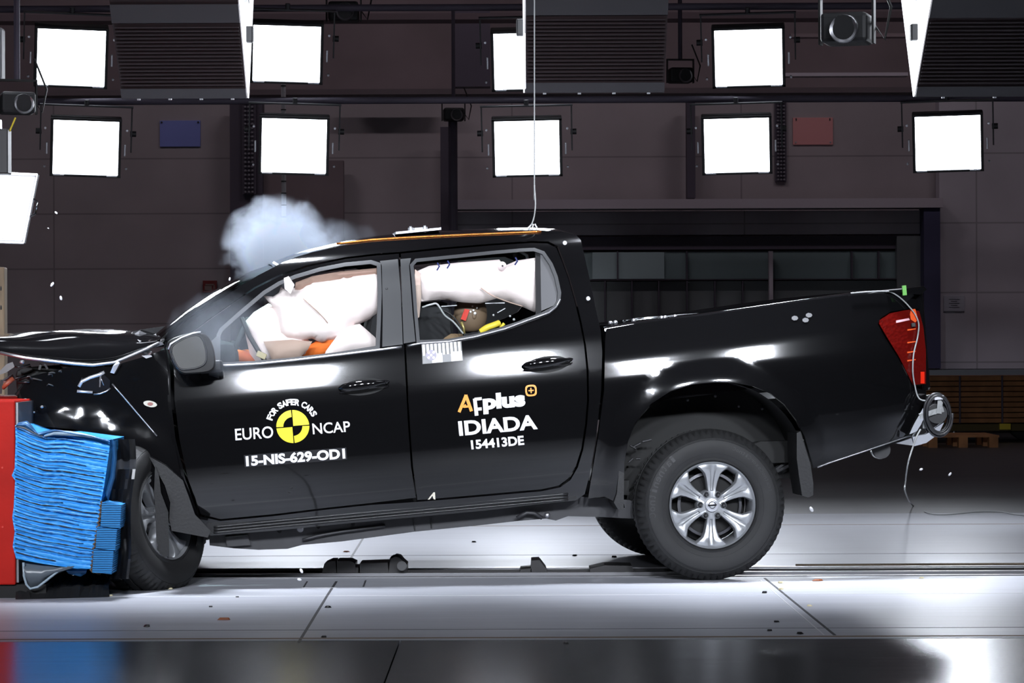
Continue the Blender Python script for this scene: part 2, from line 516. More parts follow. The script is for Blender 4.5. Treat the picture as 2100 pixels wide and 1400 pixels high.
# ------------------------------------------------------------------ wall furniture
def wallplate(name, x0, x1, y0, y1, Y, m, label, cat, d=0.03):
    a = WP(x0, y1, Y); b = WP(x1, y0, Y)
    t = thing(name, label, cat, ((a.x+b.x)/2, Y, a.z))
    wd, h = b.x - a.x, b.z - a.z
    MB().box((0, 0, h/2), (wd, d, h), bev=0.005).build('board', m, t)
    return t, wd, h
t, wd, h = wallplate('hanging_board', 328, 411, 247, 301, 35.983, mat('blue_board', (0.30, 0.36, 0.9), 0.5), 'blue rectangular board hanging on the dark wall', 'board')
for sx in (-1, 1): MB().cyl((sx*wd*0.45, -0.02, h*0.93), (sx*wd*0.45, -0.03, h*0.93), 0.012).build('bolt', HOUSING, t)
t, wd, h = wallplate('hanging_board', 1626, 1708, 241, 297, 35.983, mat('red_board', (0.95, 0.42, 0.42), 0.5), 'dusty red rectangular board hanging on the wall at right', 'board')
for sx in (-1, 1):
    MB().box((sx*wd*0.42, -0.02, h*0.93), (0.012, 0.012, 0.03)).build('hook', HOUSING, t)
    MB().cyl((sx*wd*0.43, -0.02, h*0.09), (sx*wd*0.43, -0.03, h*0.09), 0.01).build('bolt', BRIGHT, t)
t, wd, h = wallplate('fire_sign', 416, 445, 575, 600, 35.95, SIGNRED, 'red fire extinguisher sign on the left wall, upper of two', 'sign')
mb = MB(); mb.box((-0.02, -0.02, h*.38), (wd*.5, .01, h*.35)); mb.box((0, -0.02, h*.66), (wd*.6, .01, h*.12)); mb.box((wd*.3, -0.02, h*.5), (wd*.08, .01, h*.3))
mb.build('symbol', SIGNW, t)
t, wd, h = wallplate('fire_sign', 416, 446, 614, 640, 35.95, SIGNRED, 'red fire sign on the left wall, lower of two, half behind windscreen', 'sign')
mb = MB(); mb.box((0, -0.02, h*.5), (wd*.35, .01, h*.6)); mb.build('symbol', SIGNW, t)
t, wd, h = wallplate('paper_notice', 1935, 1978, 606, 638, 35.53, mat('notice_paper', (0.65, 0.66, 0.75), 0.7), 'pale paper notice taped on the wall behind the tail lamp', 'notice', 0.01)
mb = MB()
for k in range(5): mb.box((0, -0.008, h*(0.25+0.13*k)), (wd*(0.3 if k % 2 else 0.5), 0.004, h*0.03))
mb.build('printed_lines', mat('faint_ink', (0.16, 0.16, 0.2), 0.8), t)

# white vertical mast behind the smoke
a = WP(583, 640, 30); b = WP(583, 350, 30)
t = thing('measuring_mast', 'thin white vertical mast with dark bands rising through the smoke', 'mast', (a.x, 30, 0))
mb = MB().cyl((0, 0, 0.02), (0, 0, b.z + 1.2), 0.026, 16); mb.build('pole', mat('mast_white', (0.75, 0.75, 0.78), 0.5), t, True)
for k in range(26): MB().cyl((0, 0, 1.0 + 0.13*k), (0, 0, 1.012 + 0.13*k), 0.029, 16).build('ring', HOUSING, t, True)
MB().cyl((0, 0, 0), (0, 0, 0.03), 0.16, 24).build('base', HOUSING, t)

# cable trays (two)
def tray(x0, x1, y0, y1, Y, label, dk):
    a = WP(x0, y1, Y); b = WP(x1, y0, Y)
    t = thing('cable_tray', label, 'cable tray', ((a.x+b.x)/2, Y, a.z), group=None)
    W, H = b.x-a.x, b.z-a.z
    MB().box((0, 0.05, H/2), (W, 0.06, H)).build('tray', COLUMN, t)
    n = 22
    mb = MB()
    for k in range(n):
        z = H*(k+0.5)/n
        for q in range(3): mb.box(((q-1)*W*0.26, 0.0, z), (W*0.17, 0.05, H/n*0.45), bev=0.004)
    tag(mb.build('clip_rows', MATS.get('tray_clips') or mat('tray_clips', (0.25, 0.24, 0.28), 0.6), t), kind='stuff')
    return t
tray(497, 524, 206, 398, 35.35, 'dark vertical cable tray with clip rows on the left column', 0)
tray(1590, 1613, 206, 372, 35.92, 'dark vertical cable tray beside the dusty red board', 0)

# timber stack on a trailer and a pallet, far right
YP = 32.5
a = WP(1890, 868, YP); b = WP(2110, 770, YP)
t = thing('timber_trailer', 'low trailer carrying a long stack of brown timber boards', 'trailer', (a.x, YP, 0))
z0, z1 = a.z, b.z; nrow = 9
L_ = b.x - a.x + 1.6
for k in range(nrow):
    zz = z0 + (z1-z0)*(k+0.5)/nrow
    MB().box((L_/2, 0.5, zz), (L_, 1.0, (z1-z0)/nrow*0.86), bev=0.006).build('timber_board', WOOD2, t)
MB().box((L_/2, 0.5, z0-0.05), (L_, 1.0, 0.08)).build('chassis', mat('trailer_yellow_dark', (0.10, 0.07, 0.015), 0.6), t)
MB().box((0.98, -0.02, z0-0.04), (0.13, 0.05, 0.07)).build('corner_block', YELLOW, t)
for xx in (0.45, 0.95): MB().box((xx, -0.015, (z0+z1)/2), (0.02, 0.02, z1-z0)).build('strap', COLUMN, t)
wheel = MB().lathe([(0.05, -0.1), (0.2, -0.1), (0.24, -0.07), (0.24, 0.07), (0.2, 0.1), (0.05, 0.1)], (1.28, 0.2, 0.24), 32, cap=True).build('wheel', RUBBER, t, True)
MB().cyl((0.4, 0.1, 0), (0.4, 0.1, z0 - 0.05), 0.03, 12).build('prop_leg', STEEL, t)
wheel2 = MB().lathe([(0.05, -0.1), (0.2, -0.1), (0.24, -0.07), (0.24, 0.07), (0.2, 0.1), (0.05, 0.1)], (0.2, 0.6, 0.24), 32, cap=True).build('wheel', RUBBER, t, True)
YQ = 31.2
a = WP(1886, 917, YQ); b = WP(2030, 893, YQ)
t = thing('wooden_pallet', 'worn wooden pallet lying on the floor in front of the timber trailer', 'pallet', (a.x, GP(1950, 918).y, 0))
Wp = b.x - a.x
for k in range(5): MB().box((Wp/2, 0.1 + 0.2*k, 0.125), (Wp, 0.12, 0.022)).build('deck_board', WOOD2, t)
for k in range(3):
    for j in range(3): MB().box((0.06 + (Wp-0.12)*k/2, 0.1 + 0.4*j, 0.057), (0.1, 0.12, 0.114)).build('block', WOOD2, t)

# ------------------------------------------------------------------ floodlights
LW, LH = 0.55, 0.46
def make_lamp():
    t = thing('floodlight', 'x', 'floodlight')
    MB().box((0, 0.09, 0), (LW+0.05, 0.14, LH+0.05), bev=0.01).build('housing', HOUSING, t)
    fr = MB()
    for sx in (-1, 1): fr.box((sx*(LW/2+0.012), 0.0, 0), (0.02, 0.03, LH+0.04))
    for sz in (-1, 1): fr.box((0, 0.0, sz*(LH/2+0.012)), (LW+0.05, 0.03, 0.018))
    fr.build('bezel', HOUSING, t)
    MB().box((0, 0.012, 0), (LW, 0.012, LH)).build('lamp_face', LAMPFACE, t)
    for sx in (-1, 1):
        MB().box((sx*(LW/2+0.055), -0.01, -0.01), (0.016, 0.02, 0.10), bev=0.004).build('handle', BRIGHT, t)
        MB().box((sx*(LW/2-0.05), -0.018, -LH/2-0.006), (0.09, 0.01, 0.012)).build('corner_clip', BRIGHT, t)
        MB().cyl((sx*(LW/2+0.07), 0.02, 0.16), (sx*(LW/2+0.07), -0.01, 0.16), 0.01, 10).build('screw', BRIGHT, t)
        MB().cyl((sx*(LW/2+0.07), 0.02, -0.17), (sx*(LW/2+0.07), -0.01, -0.17), 0.01, 10).build('screw', STEEL, t)
        MB().cyl((sx*(LW/2+0.10), 0.08, 0.12), (sx*(LW/2+0.15), 0.08, 0.12), 0.025, 14).build('tilt_knob', HOUSING, t, True)
    y = MB(); H2 = LH/2 + 0.12
    yk = mat('yoke_grey', (0.05, 0.05, 0.055), 0.5) if 'yoke_grey' not in MATS else MATS['yoke_grey']
    for sx in (-1, 1): y.box((sx*(LW/2+0.11), 0.08, (H2-0.05)/2), (0.012, 0.05, H2+0.03))
    y.box((0, 0.08, H2), (LW+0.24, 0.05, 0.012)); y.cyl((0, 0.08, H2), (0, 0.08, H2+0.05), 0.02, 12)
    y.build('yoke', yk, t)
    return t
LAMP0 = make_lamp()
used = [False]
def area(parent, power, spread, size=(LW, LH)):
    ld = bpy.data.lights.new('lamp_light', 'AREA'); ld.shape = 'RECTANGLE'; ld.size, ld.size_y = size
    ld.energy = power; ld.color = COOL; ld.spread = math.radians(spread)
    o = bpy.data.objects.new('lamp_light', ld); C.objects.link(o); o.parent = parent
    o.location = (0, -0.02, 0); o.rotation_euler = (-PI/2, 0, 0)
    return o
def lamp(pos, target, label, power, spread=70, scale=1.0, roll=0.0, group=None):
    if used[0]: t = copy_tree(LAMP0, label)
    else: t = LAMP0; t['label'] = label; used[0] = True
    if group: t['group'] = group
    elif 'group' in t: del t['group']
    d = (Vector(target) - Vector(pos)).normalized()     # -Y of the lamp looks along d
    zx = Vector((0, 0, 1)); y_ = -d; x_ = y_.cross(zx).normalized(); z_ = x_.cross(y_)
    M = Matrix((x_, y_, z_)).transposed().to_4x4()
    t.matrix_world = Matrix.Translation(pos) @ M @ Matrix.Rotation(roll, 4, 'Y') @ Matrix.Scale(scale, 4)
    LIGHTS.append((t, power, spread))
    return t
LIGHTS = []
G_BACK = 'floodlights on the far gantry'
YL = 23.5
rows = [
    ((146, 118), 'leftmost floodlight of the upper row'),
    ((588, 110), 'floodlight of the upper row over the smoke, second from the left'),
    ((1082, 125), 'floodlight of the upper row half hidden by the middle lamp bank'),
    ((1535, 118), 'rightmost floodlight of the upper row'),
    ((176, 303), 'leftmost floodlight of the lower row, left of the blue board'),
    ((603, 299), 'floodlight of the lower row directly above the smoke'),
    ((1081, 303), 'floodlight of the lower row above the truck roof cable'),
    ((1511, 298), 'floodlight of the lower row left of the red board'),
    ((1944, 293), 'rightmost floodlight of the lower row above the tailgate'),
]
for (px, py), lab in rows:
    p = WP(px, py, YL)
    sc_ = 1.04 if py < 200 else 1.0
    tx = {146: -2.0, 176: -2.0}.get(px, p.x * 0.6)
    lamp(p, (tx, 13.5, 0.5), lab, LAMP_W_BACK, 75, sc_, math.radians(1.5 if px < 700 else -1.0))
# the gantry pipes the far floodlights hang from
for yy in (15, 205):
    p = WP(1050, yy, YL + 0.1)
    t = thing('gantry_pipe', 'long dark gantry pipe the %s floodlights hang from' % ('upper' if yy < 100 else 'lower'), 'pipe', (0, YL + 0.1, p.z))
    MB().cyl((-9, 0, 0), (9, 0, 0), 0.03, 14).build('pipe', COLUMN, t, True)
# camera-side and overhead gantries (these are what the body reflects)
FR = [(-5.0, 4.0, 4.6), (-2.9, 3.2, 4.9), (-0.2, 3.2, 4.85), (2.4, 3.2, 4.9), (4.6, 3.2, 4.9)]
WRD = ['farthest left, beyond the barrier', 'over the barrier', 'largest one, facing the front door', 'facing the rear door', 'farthest right, facing the tailgate']
for k, p in enumerate(FR):
    lamp(p, (p[0]*0.45 - 0.4, 13.5, 1.5), 'floodlight on the camera-side gantry, ' + WRD[k], LAMP_W_FRONT, 30, 1.45 if k == 2 else 1.0)
TP = [(-4.2, 13.9, 6.2), (-1.6, 13.9, 6.3), (1.2, 13.9, 6.3), (4.0, 13.9, 6.2), (-3.6, 18.4, 6.2), (-0.5, 18.4, 6.2), (3.4, 18.4, 6.2)]
TWRD = ['over the blue block', 'over the front door', 'over the truck bed', 'beyond the tailgate', 'behind the hood', 'behind the cab', 'behind the tailgate']
for k, p in enumerate(TP):
    lamp(p, (p[0], 13.8 if p[1] < 14 else 16.6, 0), 'downward floodlight high above the lane, ' + TWRD[k], LAMP_W_TOP if k < 4 else LAMP_W_TOP*0.55, 32 if k < 4 else 46, 1.3)
for t, pw, sp_ in LIGHTS: area(t, pw, sp_)

# fill lamps added out of view to brighten the back wall
for k, (x, lab) in enumerate(((-5.5, 'left'), (0.0, 'middle'), (5.5, 'right'))):
    t = thing('wall_fill_light', 'long added fill lamp, out of view, brightening the back wall, %s one of three' % lab, 'fill light', (x, 29.5, 8.6))
    MB().box((0, 0, 0.1), (2.6, 0.4, 0.16), bev=0.02).build('casing', HOUSING, t)
    MB().box((0, 0, 0.012), (2.5, 0.34, 0.02)).build('diffuser', emissive('wall_fill_diffuser_%s' % lab, (1.0, 0.86, 0.92), 1.2), t)
    for sx in (-1, 1): MB().cyl((sx, 0, 0.18), (sx, 0, 0.4), 0.02, 8).build('hanger', COLUMN, t)
    ld = bpy.data.lights.new('wall_fill_lamp', 'AREA'); ld.shape = 'RECTANGLE'; ld.size = 2.5; ld.size_y = 0.34
    ld.energy = WALL_FILL_W; ld.color = (1.0, 0.87, 0.93); ld.spread = math.radians(150)
    o = bpy.data.objects.new('wall_fill_lamp', ld); C.objects.link(o); o.parent = t; o.location = (0, 0, -0.02); o.rotation_euler = (math.radians(35), 0, 0)

# LED panel at the left edge
YL2 = 17.5
P = [WP(-62, 352, YL2), WP(77, 358, YL2), WP(49, 498, YL2), WP(-90, 494, YL2)]
t = thing('led_panel', 'white LED panel tilted at the left edge above the wooden post', 'light panel', tuple(WP(0, 500, YL2)))
I = Matrix.Translation(-Vector(t.location))
q = [I @ p for p in P]
cq = sum(q, Vector()) / 4
inn = [cq + (p-cq)*0.93 for p in q]
MB().prism([p + Vector((0, 0.005, 0)) for p in q], (0, 0.06, 0)).build('housing', GREY, t)
MB().prism([p + Vector((0, -0.004, 0)) for p in inn], (0, 0.006, 0)).build('led_face', LEDFACE, t)
mb = MB()
for i in range(4):
    a, b = q[i], q[(i+1) % 4]
    mb.tube([a, b], 0.008, 6)
mb.build('frame', BRIGHT, t)
h1 = q[1] + (q[2]-q[1])*0.35; h2 = q[1] + (q[2]-q[1])*0.62
MB().tube([h1, h1 + Vector((0.03, 0, -0.02)), h2 + Vector((0.04, 0, 0.02)), h2], 0.007, 8).build('handle', CHROME, t, True)
mb = MB()
for k in range(14):
    for e0, e1 in ((0, 1), (3, 2)):
        a = cq + (q[e0]-cq)*0.90; b = cq + (q[e1]-cq)*0.90
        mb.sphere(tuple(a + (b-a)*(0.45+0.5*k/14) + Vector((0, -0.008, 0))), 0.003, 4)
tag(mb.build('led_dots', HOUSING, t), kind='stuff')
MB().cyl(tuple(cq + Vector((-0.15, 0.06, 0.2))), tuple(cq + Vector((-0.15, 0.06, 3.0))), 0.02, 12).build('hanger', COLUMN, t)
# lamp casing cut by the left edge
a = WP(-40, 165, 20); b = WP(7, 57, 20)
t = thing('lamp_casing', 'grey lamp casing cut by the left edge beside the upper floodlight', 'lamp', ((a.x+b.x)/2, 20, a.z))
MB().box((0, 0, (b.z-a.z)/2), (b.x-a.x, 0.16, b.z-a.z), bev=0.02).build('housing', GREY, t)
MB().box((0, -0.09, (b.z-a.z)/2), (b.x-a.x-0.05, 0.02, b.z-a.z-0.06)).build('diffuser', GREYTRIM, t)
MB().cyl((0, 0, b.z-a.z), (0, 0, b.z-a.z+2.5), 0.015, 10).build('hanger', COLUMN, t)

# ceiling-hung lamp banks
def bank(x0, x1, yb, Y, side, label, wn, wf_):
    """louvred bank; side -1: cheek with added reflection glow on its left, +1: on its right"""
    a = WP(x0, yb, Y); b = WP(x1, yb, Y)
    t = thing('lamp_bank', label, 'lamp bank', ((a.x+b.x)/2, Y, a.z))
    W = b.x - a.x; H = 1.5
    fy, by = -wn*H, wf_*H
    MB().add([(-W/2, 0, 0), (W/2, 0, 0), (W/2, fy, H), (-W/2, fy, H), (-W/2, by, H), (W/2, by, H)],
             [(0, 1, 2, 3), (1, 0, 4, 5), (3, 2, 5, 4), (0, 3, 4), (1, 5, 2)]).build('casing', BROWNBANK, t)
    def fp(u, h): return Vector((u, fy*h/H - 0.008, h))
    for h0, h1 in ((0.0, 0.055), (0.42, 0.52)):
        MB().prism([fp(-W/2, h0), fp(W/2, h0), fp(W/2, h1), fp(-W/2, h1)], (0, -0.012, 0)).build('cross_bar', BANKBAR, t)
    mb = MB()
    for k in range(17):
        h = 0.07 + 0.02*k
        mb.prism([fp(-W/2+0.01, h), fp(W/2-0.01, h), fp(W/2-0.01, h+0.008), fp(-W/2+0.01, h+0.008)], (0, -0.014, 0))
    mb.build('louvre_blades', BROWNBANK, t)
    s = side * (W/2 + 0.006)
    MB().prism([(s, 0, 0.003), (s, fy, H), (s, by, H)], (side*0.008, 0, 0)).build('reflection_glow_cheek', BANKFACE, t)  # this side is no lamp; its glow stands in for a reflection
    MB().box((s + side*0.02, (by+fy)/2*0.8, H*0.62), (0.03, 0.1, 0.75), R=None).build('cheek_arm', STEEL, t)
    MB().box((s + side*0.025, (by+fy)/2*0.4, 0.38), (0.05, 0.07, 0.10), bev=0.01).build('pivot_block', HOUSING, t)
    mb = MB()
    for k in range(4): mb.cyl((-W/2 + W*(k+0.5)/4, -0.015, -0.004), (-W/2 + W*(k+0.5)/4 + 0.02, -0.015, -0.004), 0.006, 8)
    mb.build('bolts', BRIGHT, t)
    for sx in (-1, 1): MB().cyl((sx*W*0.4, 0.1, H), (sx*W*0.4, 0.1, 9.0 - a.z), 0.03, 12).build('hanger', COLUMN, t)
    return t
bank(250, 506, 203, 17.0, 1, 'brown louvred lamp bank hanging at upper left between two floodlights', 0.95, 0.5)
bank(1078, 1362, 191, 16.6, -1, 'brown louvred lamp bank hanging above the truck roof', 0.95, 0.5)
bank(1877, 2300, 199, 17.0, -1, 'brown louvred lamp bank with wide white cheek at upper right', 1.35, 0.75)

# ------------------------------------------------------------------ studio cameras on the gantries
def speed_camera(px, py, Y, s, label, rz=0.0, up=True):
    p = WP(px, py, Y)
    t = thing('studio_camera', label, 'camera', tuple(p), (0, 0, rz))
    MB().box((0, 0, 0), (0.22*s, 0.2*s, 0.14*s), bev=0.02*s).build('body', HOUSING, t)
    MB().cyl((0.02*s, -0.1*s, 0), (0.02*s, -0.2*s, -0.02*s), 0.055*s, 20, 0.065*s).build('lens_barrel', HOUSING, t, True)
    MB().lathe([(0.05*s, -0.205*s), (0.062*s, -0.21*s), (0.066*s, -0.2*s)], (0.02*s, 0, -0.02*s), 24).build('lens_ring', STEEL, t, True)
    mb = MB()
    for sx in (-1, 1): mb.box((sx*0.125*s, 0, 0.04*s), (0.01*s, 0.06*s, 0.22*s))
    mb.box((0, 0, 0.15*s), (0.26*s, 0.06*s, 0.012*s)); mb.build('bracket', DARKSTEEL, t)
    MB().cyl((0, 0, 0.15*s), (0, 0, 1.2*s if up else 0.3*s), 0.02*s, 10).build('mounting_post', COLUMN, t)
    MB().tube([(0.1*s, 0.05, 0.05*s), (0.17*s, 0.05, -0.05*s), (0.2*s, 0.05, 0.1*s), (0.12*s, 0.05, 0.3*s)], 0.007*s, 8).build('cable', CABLED, t, True)
    return t
speed_camera(35, 212, 18, 1.0, 'dark studio camera with curved arms at the left edge', 0.3)
speed_camera(705, 25, 24, 1.2, 'dark dome-shaped studio camera at the top between two floodlights', 0)
speed_camera(1737, 60, 16, 1.25, 'bulky dark studio camera hanging left of the wide white cheek', -0.3)
speed_camera(1395, 155, 26, 1.0, 'small dark camera beside the rightmost upper floodlight', 0.1)
t = speed_camera(930, 235, 30, 1.0, 'small camera with pale lens ring on top of a dark post', 0.1)
MB().cyl((0, 0.1, -0.05), (0, 0.1, -t.location.z + 0.001), 0.05, 12).build('stand', COLUMN, t)
# black box with yellow rod at left edge
p = WP(-6, 356, 16)
t = thing('control_box', 'black control box with a yellow rod at the left edge above the LED panel', 'box', tuple(p))
MB().box((0, 0.05, 0.13), (0.13, 0.12, 0.26), bev=0.006).build('case', HOUSING, t)
MB().box((-0.01, 0.05, 0.29), (0.05, 0.06, 0.06), bev=0.004).build('connector', BRIGHT, t)
MB().cyl((0.065, 0.05, 0.25), (0.10, 0.05, 0.33), 0.005, 8).build('rod', YELLOW, t)
MB().cyl((-0.03, 0.05, 0.3), (-0.03, 0.05, 2.6), 0.012, 8).build('hanger', COLUMN, t)
# ------------------------------------------------------------------ the truck
YC = 0.93                       # truck centre line (local y, the near flank is y = 0)
TRUCK = thing('pickup_truck', 'black double-cab pickup truck crashed nose-first into the blue block', 'truck', matrix=TR_M)
tab_cab = catmull([(0.40, .105), (0.50, .080), (0.60, .046), (0.70, .018), (0.80, .004), (0.95, 0.0), (1.04, .0035),
                   (1.10, .0105), (1.12, .0138), (1.19, .0260), (1.26, .0400), (1.30, .052), (1.36, .078), (1.55, .165), (1.70, .232), (1.78, .30), (1.84, .40)])
tab_bed = catmull([(0.40, .085), (0.50, .068), (0.60, .040), (0.70, .016), (0.80, .004), (0.95, 0.0), (1.03, .004),
                   (1.09, .0135), (1.14, .0226), (1.19, .036), (1.28, .062), (1.36, .085)])
RA = T(1465, 977, 0.02)         # rear arch centre
FA = T(195, 1078, 0.02)         # front arch centre
def plan_cab(x): return 0.011 * (x + 1.35) ** 2
def Wcab(x, z): return tab_cab(z) + plan_cab(x)
def flare(x, z, c, r0, wd, amp):
    r = math.hypot(x - c.x, z - c.z)
    t = (r - r0) / wd
    if t >= 1 or z < c.z - 0.3: return 0.0
    return -amp * smooth01(1 - max(0, t))
def Wbed(x, z):
    k = 0.05 * smooth01((x + 0.5) / 1.5)
    y = tab_bed(z - k) + 0.004
    y += 0.05 * (x - 0.12) ** 2 - 0.012 + 0.05 * max(0.0, (x - 0.78) / 0.36) ** 2.2
    return y + flare(x, z, RA, 0.45, 0.15, 0.022)
def Wfen(x, z):
    cr = smooth01((-2.62 - x) / 0.25) * (0.009*noise.noise(Vector((x*6.5, 3.3, z*7.5))) + 0.0012*noise.noise(Vector((x*19, 1.3, z*19))))
    y = tab_cab(z) + plan_cab(x) + 0.03 * max(0, -2.75 - x) ** 1.5
    k = smooth01((-2.50 - x) / 0.22)            # the crushed front end stands upright
    y = y*(1 - k) + k*(0.02 + 0.02*(z - 0.8) + plan_cab(x))
    return y + cr + flare(x, z, FA, 0.44, 0.17, 0.018)

def inpoly(x, y, poly):
    c = False; n = len(poly); j = n - 1
    for i in range(n):
        xi, yi = poly[i]; xj, yj = poly[j]
        if (yi > y) != (yj > y) and x < (xj - xi) * (y - yi) / (yj - yi) + xi: c = not c
        j = i
    return c
def resample(poly, step):
    out = []
    for i in range(len(poly)):
        a = Vector(poly[i]); b = Vector(poly[(i+1) % len(poly)])
        n = max(1, int((b - a).length / step))
        out += [tuple(a + (b - a) * k / n) for k in range(n)]
    return out
def rounded(poly, r=0.0, it=2):
    """Chaikin corner cutting with short cuts so long edges stay put"""
    for _ in range(it):
        out = []
        for i in range(len(poly)):
            a = Vector(poly[i-1]); b = Vector(poly[i]); c = Vector(poly[(i+1) % len(poly)])
            d1 = (a - b); d2 = (c - b)
            q1 = min(r, d1.length * 0.3) if r else d1.length * 0.25
            q2 = min(r, d2.length * 0.3) if r else d2.length * 0.25
            out += [tuple(b + d1.normalized() * q1), tuple(b + d2.normalized() * q2)]
        poly = out; r = r * 0.4
    return poly
def inset(poly, d):
    """move a px polygon inward by d px (outward when negative)"""
    n = len(poly); area_ = sum(poly[i][0]*poly[(i+1) % n][1] - poly[(i+1) % n][0]*poly[i][1] for i in range(n))
    s = 1 if area_ > 0 else -1
    out = []
    for i in range(n):
        a = Vector(poly[i-1]); b = Vector(poly[i]); c = Vector(poly[(i+1) % n])
        e1 = (b - a).normalized(); e2 = (c - b).normalized()
        n1 = Vector((-e1.y, e1.x)) * s; n2 = Vector((-e2.y, e2.x)) * s
        m = n1 + n2
        if m.length < 1e-6: m = n1
        m.normalize(); k = d / max(0.5, m.dot(n1))
        out.append(tuple(b + m * k))
    return out

def panel(name, outer, holes, W, m, parent, step=0.035, depth=0.03, off=0.0, mirror=False, both=True, dome=0.0):
    """a pressed panel: px outline laid on the surface y = W(x, z), with returned edges"""
    f2 = lambda x, z: W(x, z) + off
    def loop(pl):
        L = []
        for px, py in resample(pl, 9):
            p = T(px, py, f2); L.append((p.x, p.z))
        return L
    loops = [loop(outer)] + [loop(h) for h in holes]
    pts = []; edges = []
    for L in loops:
        o = len(pts); pts += L
        edges += [(o + i, o + (i+1) % len(L)) for i in range(len(L))]
    nb = len(pts)
    xs = [p[0] for p in loops[0]]; zs = [p[1] for p in loops[0]]
    bp = np.array(pts)
    x = min(xs) + step/2
    while x < max(xs):
        z = min(zs) + step/2
        while z < max(zs):
            if inpoly(x, z, loops[0]) and not any(inpoly(x, z, h) for h in loops[1:]):
                if np.min((bp[:, 0]-x)**2 + (bp[:, 1]-z)**2) > (step*0.35)**2: pts.append((x, z))
            z += step
        x += step
    vs, es, fs, *_ = delaunay_2d_cdt([Vector(p) for p in pts], edges, [], 0, 1e-6)
    tris = []
    for f in fs:
        cx = sum(vs[i].x for i in f)/len(f); cz = sum(vs[i].y for i in f)/len(f)
        if inpoly(cx, cz, loops[0]) and not any(inpoly(cx, cz, h) for h in loops[1:]): tris.append(list(f))
    outs = []
    for mir in ((False, True) if mirror and both else ((True,) if mirror else (False,))):
        V = []; N = []
        e = 0.002
        for v in vs:
            y = f2(v.x, v.y)
            dx = (f2(v.x+e, v.y) - f2(v.x-e, v.y)) / (2*e); dz = (f2(v.x, v.y+e) - f2(v.x, v.y-e)) / (2*e)
            n = Vector((dx, -1, dz)).normalized()
            V.append((v.x, 2*YC - y if mir else y, v.y)); N.append((n.x, -n.y if mir else n.y, n.z))
        Fc = []
        for t in tris:
            a, b, c = (Vector(V[i]) for i in t[:3])
            nn = (b-a).cross(c-a)
            if nn.dot(Vector(N[t[0]])) < 0: t = t[::-1]
            Fc.append(t)
        nf = len(V)
        sgn = -1 if mir else 1
        # rim
        cnt = {}
        for t in Fc:
            for i in range(len(t)):
                k = (t[i], t[(i+1) % len(t)]); cnt[tuple(sorted(k))] = cnt.get(tuple(sorted(k)), []) + [k]
        rim = [v[0] for v in cnt.values() if len(v) == 1]
        loopn = [N[i] for t in Fc for i in t]
        R = []
        for a, b in rim:
            o = len(V)
            va, vb = Vector(V[a]), Vector(V[b]); d = Vector((0, depth*sgn, 0))
            V += [tuple(va), tuple(vb), tuple(vb+d), tuple(va+d)]
            R.append((o+1, o, o+3, o+2))
        me = bpy.data.meshes.new(name)
        me.from_pydata(V, [], Fc + R)
        me.polygons.foreach_set('use_smooth', [True]*len(me.polygons))
        ln = list(loopn)
        for r in R:
            a, b, c = Vector(V[r[0]]), Vector(V[r[1]]), Vector(V[r[2]])
            nn = (b-a).cross(c-b).normalized(); ln += [tuple(nn)]*4
        me.normals_split_custom_set(ln)
        outs.append(link(name, me, m, parent))
    return outs[0] if len(outs) == 1 else outs

def shell(name, rows, m, parent, smooth='all'):
    return MB().grid(rows).build(name, m, parent, smooth)

def fit_text(txt, quad, W, name, m, parent, bold=0.0, off=-0.003, depth=0.001, res=4):
    """text fitted into a px quad (bottom-left, bottom-right, top-right, top-left) on a surface"""
    cu = bpy.data.curves.new('t', 'FONT'); cu.body = txt; cu.offset = bold; cu.resolution_u = res
    o = bpy.data.objects.new('t', cu); C.objects.link(o)
    dg = bpy.context.evaluated_depsgraph_get(); me = bpy.data.meshes.new_from_object(o.evaluated_get(dg))
    bpy.data.objects.remove(o)
    co = [v.co.copy() for v in me.vertices]
    x0 = min(c.x for c in co); x1 = max(c.x for c in co); y0 = min(c.y for c in co); y1 = max(c.y for c in co)
    bl, br, tr, tl = (Vector(q) for q in quad)
    out = []
    for c in co:
        u = (c.x-x0)/(x1-x0); v = (c.y-y0)/(y1-y0)
        p = (bl*(1-u)+br*u)*(1-v) + (tl*(1-u)+tr*u)*v
        out.append(W(p.x, p.y) if W else p)
    fs = [list(p.vertices) for p in me.polygons]
    bpy.data.meshes.remove(me)
    return out, fs
def decal_text(txt, quad, name, m, parent, bold=0.0, Ws=None):
    Ws = Ws or Wcab
    f = lambda x, z: Ws(x, z) - 0.003
    vs, fs = fit_text(txt, quad, lambda px, py: T(px, py, f), name, m, parent, bold)
    mb = MB().add(vs, fs)
    return mb
def decal_poly(poly, Ws=None, off=-0.003, mb=None):
    Ws = Ws or Wcab
    mb = mb or MB()
    mb.add([T(px, py, lambda x, z: Ws(x, z) + off) for px, py in poly], [tuple(range(len(poly)))])
    return mb

